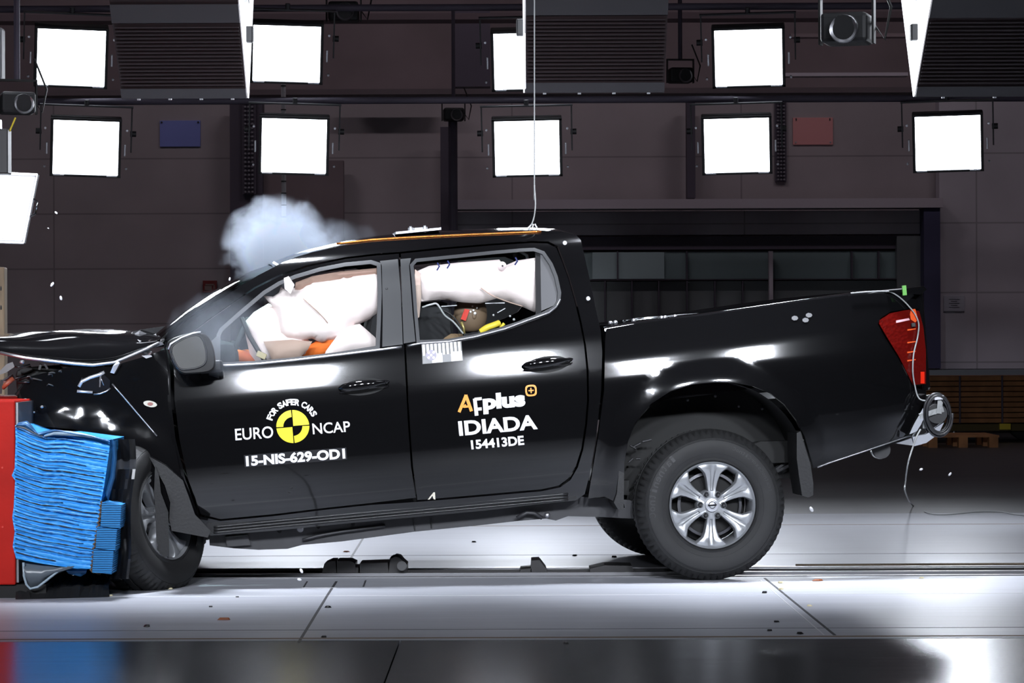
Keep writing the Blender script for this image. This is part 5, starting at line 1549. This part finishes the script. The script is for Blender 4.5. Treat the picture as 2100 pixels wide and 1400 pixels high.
# hands on the wheel rim (fingers curl round it)
for yh, nm in ((.33, 0), (.63, 0)):
    hc = dl(470, 722, yh)
    nd = [(hc + Vector((0.03, 0, -0.01)), (.03, .02)), (hc, (.038, .018))]
    ed = [(0, 1)]
    for k in range(4):
        o_ = len(nd); yy = -0.03 + 0.02*k
        L = 0.9 + 0.15*(1 - abs(k-1.3)/2)
        nd += [(hc + Vector((-0.02*L, yy, 0.016)), .0095), (hc + Vector((-0.045*L, yy, 0.010)), .009), (hc + Vector((-0.052*L, yy, -0.016)), .0085), (hc + Vector((-0.034*L, yy, -0.032)), .008)]
        ed += [(1, o_), (o_, o_+1), (o_+1, o_+2), (o_+2, o_+3)]
    o_ = len(nd)
    nd += [(hc + Vector((0.005, -0.042, -0.012)), .011), (hc + Vector((-0.02, -0.046, -0.026)), .010), (hc + Vector((-0.038, -0.036, -0.034)), .0085)]
    ed += [(1, o_), (o_, o_+1), (o_+1, o_+2)]
    skin_fig('hand', nd, ed, SKIN, DUM, 0)
# child dummy in the rear
chip = T(985, 760, 0.50)
CD = thing('child_dummy', 'brown-headed child dummy with red tape behind the rear side window', 'dummy', matrix=TR_M @ Matrix.Translation(chip))
def cl(px, py, y): return T(px, py, y) - chip
nd = [(cl(985, 760, .5), .09), (cl(978, 725, .5), (.11, .09)), (cl(972, 695, .5), (.10, .08)), (cl(968, 680, .5), .045), (cl(966, 668, .5), .045),
      (cl(972, 695, .38), .04), (cl(950, 730, .36), .032), (cl(920, 745, .38), .026), (cl(972, 695, .62), .04), (cl(950, 730, .64), .032), (cl(920, 745, .62), .026),
      (cl(960, 765, .44), .05), (cl(900, 755, .44), .045), (cl(870, 800, .44), .035), (cl(960, 765, .56), .05), (cl(900, 755, .56), .045), (cl(870, 800, .56), .035)]
ed = [(0, 1), (1, 2), (2, 3), (3, 4), (2, 5), (5, 6), (6, 7), (2, 8), (8, 9), (9, 10), (0, 11), (11, 12), (12, 13), (0, 14), (14, 15), (15, 16)]
skin_fig('body', nd, ed, mat('dark_shirt', (0.02, 0.02, 0.025), 0.8), CD)
hy = 0.42
hc = cl(965, 643, hy)
hb_ = MB(); rows = []
for k in range(17):
    th = PI*k/16
    rows.append([(hc.x + 0.085*math.sin(th)**0.7*math.cos(ph) , hc.y + 0.075*math.sin(th)**0.7*math.sin(ph), hc.z + 0.095*math.cos(th)) for ph in [2*PI*j/28 for j in range(28)]])
hb_.grid(rows, close=True)
hb_.sphere(tuple(hc + Vector((-0.083, 0, -0.012))), 0.014, 8).sphere(tuple(hc + Vector((0.01, -0.073, -0.01))), 0.017, 8, (.7, .4, 1.2))
hdn = hb_.build('head', BROWN, CD, True)
def onh(px, py, m, r, name):
    p = cl(px, py, hy - 0.082); return MB().sphere(tuple(p), r, 8, (1, .4, 1)).build(name, m, hdn, True)
p0_, p1_ = (956, 634), (946, 656)
MB().prism([cl(953, 633, hy-.084), cl(963, 635, hy-.084), cl(955, 658, hy-.080), cl(945, 654, hy-.076)], (0, 0.006, 0)).build('red_tape', REDTAPE, hdn)
for px, py, r in ((969, 628, .005), (978, 631, .005), (971, 636, .005), (965, 639, .005), (974, 642, .007)): onh(px, py, WHITE, r, 'marker_dot')
MB().tube(curve_pts([T(986, 680, .2), T(998, 672, .19), T(1014, 666, .19), T(1024, 662, .2)]), 0.016, 8).build('yellow_strap_guide', YELLOW, TRUCK, 'all')
MB().tube([T(1026, 672, .2), T(1034, 663, .2)], 0.008, 8).build('yellow_strap_guide', YELLOW, TRUCK, 'all')
MB().tube([T(946, 660, .2), T(951, 672, .2), T(952, 684, .2)], 0.007, 6).build('seat_strap_tip', mat('brass', (0.5, 0.4, 0.15), 0.35, metal=.6), TRUCK, 'all')
for px, py, r in ((1012, 646, .006), (1054, 655, .007), (1046, 648, .006)): MB().sphere(tuple(T(px, py, .25)), r, 6).build('seat_screw', BRIGHT, TRUCK)
blob('child_seat_padding', [(912, 692), (925, 684), (948, 684), (952, 694), (935, 700), (905, 700)], .25, .03, mat('seat_tan', (0.2, 0.13, 0.07), 0.8), seed=9)
# ------------------------------------------------------------------ barrier
YB = 12.95
a = WP(32, 1199, YB); b = WP(32, 821, YB)
t = thing('crash_barrier', 'red painted steel barrier block at the left edge', 'barrier', (a.x - 0.9, YB + 0.7, 0))
hh = b.z
zb = a.z
MB().box((0, 0, (hh+zb)/2), (1.8, 1.4, hh-zb), bev=0.008).build('block', REDP, t)
MB().box((0.905, 0, (hh+zb)/2), (0.012, 1.36, hh-zb-0.02)).build('face_plate', STEEL, t)
MB().box((0.06, 0, zb/2), (1.96, 1.36, zb)).build('shadow_gap_base', LINER, t)  # dark base added as the shadow in the gap under the block
for k in range(8): MB().cyl((0.80 + 0.02*(k % 3), -0.700, 0.15 + hh*0.10*k), (0.80 + 0.02*(k % 3), -0.703, 0.15 + hh*0.10*k), 0.005, 8).build('paint_chip', REDTAPE, t)
# wooden post behind it
q_ = WP(12, 548, 16.3)
t = thing('wooden_post', 'weathered wooden post standing upright at the left edge behind the hood', 'post', (q_.x - 0.06, 16.3, 0))
hh = 0.0
MB().box((0, 0, (q_.z - hh)/2), (0.12, 0.10, q_.z - hh), bev=0.008).build('timber', WOOD, t)
for zf in (0.62, 0.80): MB().sphere((0.04, -0.052, (q_.z-hh)*(0.62 + 0.38*zf)), 0.008, 6, (.6, .5, 1.8)).build('bolt_hole', HOUSING, t)

# blue honeycomb block: crushed main block of stacked corrugated foil
t = thing('honeycomb_block', 'crushed blue aluminium honeycomb block between red barrier and front wheel', 'crash block', tuple(WP(130, 1165, YB - 0.05)))
I = Matrix.Translation(-Vector(t.location))
lf = lin([(868, 31), (900, 32), (960, 30), (975, 24), (985, 31), (1040, 28), (1060, 25), (1090, 30), (1120, 26), (1145, 33)])
rt = lin([(895, 226), (925, 224), (960, 219), (1000, 213), (1030, 207), (1070, 202), (1110, 196), (1165, 186)])
def topc(px): return np.interp(px, [30, 60, 90, 130, 227], [872, 885, 893, 890, 903])
def botc(px): return np.interp(px, [30, 100, 188], [1146, 1156, 1166])
rows = []
nz_, nx_ = 200, 46
rng = random.Random(5)
layers = 29
lay_tilt = [rng.uniform(-0.4, 0.4) for _ in range(layers+1)]
for i in range(nz_ + 1):
    v = i / nz_; r = []
    for j in range(nx_ + 1):
        u = j / nx_
        px0 = 30 + 190*u
        py = topc(px0)*(1-v) + botc(px0)*v
        # layers droop slightly to the right
        px = lf(py) + (rt(py) - lf(py))*u
        lv = v*layers - 1.1*u + 0.05*math.sin(u*3.0 + v*9) + 0.03*math.sin(u*11 + v*31)
        ph = lv - math.floor(lv)
        ridge = 0.012*(1 - abs(2*ph - 1)**5) * (0.6 + 0.4*math.sin(math.floor(lv)*2.3))
        crease = 0.007*noise.noise(Vector((u*4, math.floor(lv)*0.9, 1.3))) + 0.0022*noise.noise(Vector((u*30, lv*3, 2)))
        y = YB - 0.02 - ridge - crease
        q = WP(px, py, y); r.append(tuple(I @ q))
    rows.append(r)
main = MB().grid(rows)
# depth: sides and back
def border(rows_):
    top_ = rows_[0]; bot = rows_[-1]; L_ = [r[0] for r in rows_]; R_ = [r[-1] for r in rows_]
    return top_, R_, bot[::-1], L_[::-1]
D = Vector((0, 0.95, 0))
for side in border(rows):
    main.grid([[p for p in side], [tuple(Vector(p) + D) for p in side]])
hb = main.build('foil_stack', BLUE, t, True)
bk = [rows[0][0], rows[0][-1], rows[-1][-1], rows[-1][0]]
MB().add([tuple(Vector(p) + D) for p in bk], [(0, 1, 2, 3)]).build('back_sheet', BLUE, t)
# dark gap lines: thin foil lips between layers
for k in range(1, layers):
    v = k/layers; pts = []
    for j in range(0, 24):
        u = j/23
        if rng.random() < 0.012: break
        px0 = 30 + 190*u; py = topc(px0)*(1-v) + botc(px0)*v
        py += 9.5*(u - 0.5) + 0.8*math.sin(u*9 + k*2); px = lf(py) + (rt(py)-lf(py))*(0.02 + 0.96*u)
        pts.append(I @ WP(px, py, YB - 0.034))
    if len(pts) > 3: MB().tube(pts, [0.0010 + 0.0022*rng.random() for _ in pts], 5).build('foil_seam', BLUED if k % 4 else HOUSING, t, 'all')
# torn covering sheets over the top and at the side
def sheet(pts_top, pts_bot, y0, m, name, th=0.05):
    n = len(pts_top); rows = []
    for s in (0, .33, .66, 1):
        rows.append([tuple(I @ WP(a[0]*(1-s)+b[0]*s, a[1]*(1-s)+b[1]*s, y0 - th*math.sin(PI*s))) for a, b in zip(pts_top, pts_bot)])
    return MB().grid(rows).build(name, m, t, 'all')
sheet([(38, 866), (55, 862), (66, 872), (76, 888), (90, 884), (110, 880), (140, 884), (180, 890), (222, 902)], [(30, 876), (50, 878), (64, 886), (84, 894), (100, 888), (120, 884), (150, 892), (185, 897), (226, 908)], YB - 0.04, BLUED, 'torn_cover_sheet')
sheet([(33, 870), (50, 874), (70, 886), (88, 893)], [(33, 876), (50, 880), (70, 890), (88, 897)], YB - 0.06, CLEARW, 'peeled_edge', 0.02)
sheet([(90, 893), (110, 884), (140, 883), (170, 888), (196, 895)], [(90, 896), (110, 892), (140, 893), (170, 895), (196, 899)], YB - 0.07, mat('pale_peel', (0.25, 0.35, 0.45), 0.3), 'peeled_edge', 0.012)
sheet([(226, 900), (230, 935), (226, 975), (216, 1010)], [(238, 905), (240, 940), (236, 980), (222, 1028)], YB, BLUED, 'torn_cover_sheet', 0.03)
fr_ = thing('shadow_debris_mass', 'crumpled black sheet standing in for shadow and plastics under the blue block', 'shadow and debris', tuple(GP(160, 1228)))  # dark sheet added for the shadow and loose plastics on the floor
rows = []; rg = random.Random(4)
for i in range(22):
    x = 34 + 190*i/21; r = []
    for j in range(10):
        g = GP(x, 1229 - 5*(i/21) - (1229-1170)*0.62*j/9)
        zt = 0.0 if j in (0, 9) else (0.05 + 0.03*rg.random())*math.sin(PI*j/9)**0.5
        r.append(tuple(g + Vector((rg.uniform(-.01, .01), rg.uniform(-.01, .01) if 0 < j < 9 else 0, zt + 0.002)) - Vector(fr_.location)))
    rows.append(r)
MB().grid(rows).build('crumpled_dark_sheet', mat('shadow_debris_black', (0.012, 0.012, 0.013), 0.55), fr_)
# serrated brown core edge
mb = MB(); pts = []
for k in range(34):
    py = 1028 + (1172-1028)*k/33; px = np.interp(py, [1010, 1060, 1120, 1172], [209, 203, 192, 186]) + (2.5 if k % 2 else -2.5)
    pts.append(I @ WP(px + 2, py, YB - 0.05))
mb.tube(pts, 0.007, 5); mb.build('serrated_core_edge', mat('core_brown', (0.10, 0.06, 0.035), 0.7), t)
# clear flap under the block
fl_t = [(48, 1153), (60, 1150), (90, 1152), (120, 1157), (152, 1160)]; fl_b = [(50, 1180), (60, 1206), (78, 1204), (104, 1182), (152, 1162)]
sheet(fl_t, fl_b, YB + 0.02, CLEARW, 'clear_flap', 0.06)
MB().tube([I @ WP(x, y, YB - 0.02) for x, y in ((48, 1153), (49, 1180), (54, 1198), (62, 1207), (78, 1203), (100, 1186), (120, 1170), (152, 1161))], 0.006, 8).build('clear_flap_edge', mat('flap_edge', (0.3, 0.38, 0.44), 0.3), t, 'all')
sheet([(130, 1163), (150, 1161), (180, 1164)], [(140, 1176), (165, 1182), (176, 1176)], YB + 0.05, BLUED, 'hanging_foil', 0.02)
# bumper element of three small honeycomb blocks
cell = mat('blue_cells', (0.045, 0.32, 0.78), 0.5, metal=0.1)
def cells(m):
    nt = m.node_tree; b_ = nt.nodes['Principled BSDF']; N = nt.nodes.new; L = nt.links.new
    tc = N('ShaderNodeTexCoord'); wv = N('ShaderNodeTexWave'); wv.wave_type = 'BANDS'; wv.bands_direction = 'Z'; wv.inputs['Scale'].default_value = 30; wv.inputs['Distortion'].default_value = 0.6
    L(tc.outputs['Object'], wv.inputs['Vector'])
    bp = N('ShaderNodeBump'); bp.inputs['Strength'].default_value = 0.9; bp.inputs['Distance'].default_value = 0.01; L(wv.outputs['Fac'], bp.inputs['Height']); L(bp.outputs[0], b_.inputs['Normal'])
    mr = N('ShaderNodeMapRange'); mr.inputs['To Min'].default_value = 0.55; mr.inputs['To Max'].default_value = 1.1; L(wv.outputs['Fac'], mr.inputs[0])
    s = N('ShaderNodeVectorMath'); s.operation = 'SCALE'; s.inputs[0].default_value = (0.045, 0.32, 0.78); L(mr.outputs[0], s.inputs['Scale']); L(s.outputs[0], b_.inputs['Base Color'])
cells(cell)
for pl in ([(209, 1030), (249, 1035), (246, 1083), (206, 1079)], [(199, 1080), (240, 1085), (236, 1129), (196, 1124)], [(192, 1126), (233, 1130), (229, 1177), (189, 1173)]):
    L_ = [I @ WP(x, y, YB - 0.09) for x, y in pl]
    MB().prism(L_, (0, 0.9, 0)).build('bumper_cell_block', cell, t)

# ------------------------------------------------------------------ cables
W2 = lambda px, py, y=0.0: TR_M @ T(px, py, y)
def cable(name, pts, r, m, label, cat='cable', group=None, extra=None):
    pts = curve_pts(pts, 8)
    base = pts[0]
    o = MB().tube([p - base for p in pts], r, 8).build(name, m, None, 'all')
    o.location = base
    return tag(o, label, cat, group)
GPz = lambda px, py: GP(px, py, 0.009)
wb = lambda px, py, off=-0.02: TR_M @ T(px, py, lambda x, z: Wbed(x, z) + off)
cable('signal_cable', [wb(1745, 601), wb(1780, 598), wb(1815, 597), wb(1830, 600), wb(1848, 612), wb(1864, 628), wb(1877, 645), wb(1884, 664), wb(1882, 690), wb(1874, 725), wb(1872, 760), wb(1876, 790), wb(1882, 812, -0.03), W2(1890, 820, .05), W2(1908, 822, .03)], 0.0038, CABLE, 'pale signal cable running down over the red tail lamp')
coil = []
for k in range(5*24 + 1):
    a = 2*PI*k/24; rr_ = 0.072 + 0.009*(k/24 % 3)
    ctr = T(1920, 849, 0.06)
    coil.append(TR_M @ (ctr + Vector((rr_*0.75*math.cos(a), -0.012*(k/24), rr_*1.15*math.sin(a)))))
base = coil[0]
o = MB().tube([p - base for p in coil], 0.0065, 8).build('coiled_cable', mat('coil_grey', (0.03, 0.03, 0.033), 0.3), None, 'all'); o.location = base
tag(o, 'dark cable coil taped to the chrome rear bumper', 'cable')
cable('trailing_cable', [W2(1888, 880, .03), W2(1880, 895, .02), W2(1872, 917, .02), W2(1862, 950, .02), WP(1857, 985, 14.0), WP(1857, 1010, 14.3), GPz(1872, 1036), GPz(1905, 1052), GPz(1940, 1055), GPz(2000, 1050), GPz(2050, 1049), GPz(2110, 1057), GPz(2300, 1060)], 0.0042, CABLE, 'long cable trailing from the rear bumper to the floor at right')
rc_ = W2(1085, 470, .5)
cable('roof_cable', [W2(1085, 469, .5), WP(1094, 450, rc_.y), WP(1098, 420, rc_.y), WP(1096, 380, rc_.y + .05), WP(1096, 345, rc_.y + 0.1), WP(1096, -400, rc_.y + 0.3), WP(1096, -1900, rc_.y + 0.3)], 0.0035, CABLE, 'thin cable hanging from the ceiling to the truck roof')
t = thing('cable_clip', 'three small clips holding the hanging cable on the roof', 'clip', tuple(rc_))
for dx in (-9, 0, 9):
    p = W2(1092 + dx, 467, .5) - rc_; q = W2(1094 + dx*0.3, 459, .5) - rc_
    MB().tube([p, q], 0.004, 6).build('wire_leg', BRIGHT, t)

# ------------------------------------------------------------------ rail devices
def rail_pt(px, py, Y=14.05): return WP(px, py, Y)
def boxdev(name, label, polys, Y=14.15, dpt=0.22, m=DARKSTEEL, cat='clamp', part='block'):
    xs = [p[0] for pl in polys for p in pl]; base = WP(sum((min(xs), max(xs)))/2, 1180, Y); base.z = 0.0
    t = thing(name, label, cat, tuple(base)); 
    for k, pl in enumerate(polys):
        L_ = []
        for x, y in pl:
            p = WP(x, y, Y) - base
            p.z = max(p.z, 0.013); L_.append(p)
        MB().prism(L_, (0, dpt, 0)).build(part, m, t)
    return t
t = boxdev('rail_clamp', 'dark tow clamp on the floor rail, left of two beneath the truck', [[(660, 1182), (665, 1156), (678, 1150), (688, 1150), (690, 1182)], [(691, 1182), (691, 1150), (718, 1150), (728, 1155), (729, 1182)], [(729, 1182), (729, 1163), (735, 1163), (735, 1182)]])
t = boxdev('rail_clamp', 'dark tow clamp with knobbly head on the floor rail beneath the truck', [[(738, 1182), (738, 1155), (795, 1153), (797, 1182)], [(797, 1182), (799, 1156), (801, 1146), (810, 1141), (819, 1143), (827, 1152), (834, 1158), (834, 1182)]])
b0 = t.location
MB().sphere(tuple(WP(812, 1150, 14.2) - b0), 0.035, 8).build('knob', HOUSING, t, True)
MB().cyl(WP(824, 1160, 14.1) - b0, WP(824, 1160, 14.3) - b0, 0.025, 14).build('roller', HOUSING, t, True)
boxdev('rail_stop', 'dark wedge-shaped stop on the rail under the cab', [[(1088, 1182), (1090, 1149), (1106, 1148), (1120, 1166), (1122, 1182)], [(1066, 1182), (1068, 1167), (1090, 1165), (1090, 1182)]])
boxdev('rail_plate', 'long low dark plate on the rail before the rear wheel', [[(1210, 1180), (1210, 1166), (1240, 1159), (1296, 1160), (1300, 1180)]], m=DARKSTEEL, cat='plate')
# rope lying along the rail
pts = [Vector((x, 14.60 + 0.01*math.sin(x*3), 0.006)) for x in np.linspace(1.5, 9, 60)]
base = pts[0].copy(); o = MB().tube([p - base for p in pts], 0.009, 8).build('tow_rope', mat('rope_brown', (0.10, 0.075, 0.05), 0.8, bump=1.0, bscale=60), None, 'all'); o.location = base
tag(o, 'brown twisted tow rope lying along the floor rail behind the rear wheel', 'rope')
# chalk marks on the floor near the clamp
mk = [((494, 1190), (487, 1205)), ((620, 1205), (690, 1205)), ((622, 1205), (630, 1192)), ((745, 1203), (750, 1190))]
for a_, b_ in mk[1:]: strip(a_, b_, 0.008 if a_[1] != b_[1] else 0.03, JOINTL if a_[1] == b_[1] else JOINT, 0.0014)

# ------------------------------------------------------------------ debris on the floor
rng = random.Random(21)
debs = [((432, 1245), 'b'), ((486, 1225), 'b'), ((460, 1271), 'r'), ((302, 1285), 'b'), ((665, 1307), 'b'), ((673, 1246), 'b'), ((972, 1112), 'b'), ((1161, 1320), 'b'), ((1578, 1294), 'b'), ((1592, 1276), 'b'), ((1602, 1209), 'y'), ((1602, 1196), 'y'), ((1568, 1216), 'b'), ((1660, 1243), 'y'), ((1676, 1191), 'r'), ((710, 1132), 'r'), ((130, 1225), 'y'), ((107, 1222), 'y'), ((1260, 1143), 'b'), ((1178, 1140), 'b'), ((548, 1168), 'r'), ((1640, 1300), 'b'), ((1890, 1186), 'y'), ((350, 1208), 'y'), ((226, 1222), 'y')]
cols = {'b': ('small black chip', TRIM), 'y': ('small pale chip', mat('pale_chip', (0.7, 0.62, 0.4), 0.6)), 'r': ('small reddish splinter', mat('reddish_chip', (0.25, 0.08, 0.03), 0.6))}
SIDE = {}
for (px, py), k in debs:
    p = GP(px, py, 0.0)
    s = rng.uniform(0.007, 0.014)
    mb = MB()
    vs = []
    n = rng.randint(5, 7)
    for h in (0, 1):
        for q in range(n):
            a = 2*PI*q/n + rng.uniform(-.2, .2); r = s*(rng.uniform(.7, 1.2))*(1 - 0.3*h)
            vs.append((r*math.cos(a)*(2.2 if k == 'r' else 1.3), r*math.sin(a), 0.0014 + h*s*0.7))
    fs = [tuple(range(n))[::-1], tuple(range(n, 2*n))] + [(q, (q+1) % n, n + (q+1) % n, n + q) for q in range(n)]
    o = mb.add(vs, fs).build('debris_chip', cols[k][1]); o.location = (p.x, p.y, 0); 
    zone = 'in front of the truck' if p.y < 13.6 else 'behind the rail'
    tag(o, cols[k][0] + ' of debris lying on the pale floor ' + zone, 'debris', 'crash debris on the floor (%s, %s)' % (cols[k][0], zone))
# splinters still in the air
for (px, py), s in (((107, 583), .010), ((125, 611), .009), ((115, 436), .007), ((471, 572), .007), ((99, 468), .004), ((1664, 1044), .012), ((1889, 962), .008), ((1948, 972), .008), ((618, 1170), .010), ((614, 1188), .009)):
    p = WP(px, py, 13.0)
    o = MB().sphere((0, 0, 0), s, 5, (.7, .6, 1.3)).build('flying_fragment', WHITE, None); o.location = p; o.rotation_euler = (0.3, 0.4 + px, 0.2)
    tag(o, 'tiny pale fragment thrown into the air by the impact', 'fragment', 'flying fragments')

# ------------------------------------------------------------------ smoke
def smoke(name, label, centre, size, density, thr, seed, nscale=5.0, fade=1.0, col=(0.80, 0.88, 1.0), rot=0.0):
    me_ = MB().sphere((0, 0, 0), 1.0, 14)
    m = bpy.data.materials.new(name); m.use_nodes = True
    nt = m.node_tree; nt.nodes.clear(); N = nt.nodes.new; L = nt.links.new
    out = N('ShaderNodeOutputMaterial'); v = N('ShaderNodeVolumePrincipled'); L(v.outputs[0], out.inputs['Volume'])
    v.inputs['Color'].default_value = (*col, 1); v.inputs['Anisotropy'].default_value = 0.15
    tc = N('ShaderNodeTexCoord'); ln = N('ShaderNodeVectorMath'); ln.operation = 'LENGTH'; L(tc.outputs['Object'], ln.inputs[0])
    mp = N('ShaderNodeMapping'); mp.inputs['Location'].default_value = (seed, seed*1.3, seed*.7); mp.inputs['Scale'].default_value = size
    L(tc.outputs['Object'], mp.inputs[0])
    nz = N('ShaderNodeTexNoise'); nz.inputs['Scale'].default_value = nscale; nz.inputs['Detail'].default_value = 8; nz.inputs['Roughness'].default_value = 0.66; nz.inputs['Distortion'].default_value = 0.35
    L(mp.outputs[0], nz.inputs['Vector'])
    # density = clamp(noise - thr - falloff) * density
    f = N('ShaderNodeMath'); f.operation = 'POWER'; f.inputs[1].default_value = 2.2; L(ln.outputs['Value'], f.inputs[0])
    a1_ = N('ShaderNodeMath'); a1_.operation = 'MULTIPLY_ADD'; a1_.inputs[1].default_value = -0.45*fade; L(f.outputs[0], a1_.inputs[0]); L(nz.outputs['Fac'], a1_.inputs[2])
    a2_ = N('ShaderNodeMapRange'); a2_.inputs['From Min'].default_value = thr; a2_.inputs['From Max'].default_value = thr + 0.5; a2_.inputs['To Max'].default_value = density
    L(a1_.outputs[0], a2_.inputs[0]); L(a2_.outputs[0], v.inputs['Density'])
    o = me_.build(name, m); o.location = centre; o.scale = size; o.rotation_euler = (0, rot, 0)
    m.cycles.volume_step_rate = 1.0
    return tag(o, label, 'smoke', kind='stuff')
ys = (TR_M @ T(570, 500, 1.0)).y
c1 = WP(578, 512, ys)
smoke('smoke_plume', 'bluish white smoke plume rising behind the windscreen', c1, (0.37, 0.28, 0.34), 18, 0.14, 7.7, nscale=6.0, fade=1.2)
smoke('smoke_wisp', 'faint smoke wisp drifting right of the main plume above the roof', WP(700, 480, ys), (0.22, 0.12, 0.12), 3, 0.22, 9.4)
smoke('smoke_haze', 'thin grey haze of smoke in front of the mirror and window corner', TR_M @ T(465, 680, -0.12), (0.30, 0.12, 0.22), 2.0, 0.1, 5.2, nscale=2.5)
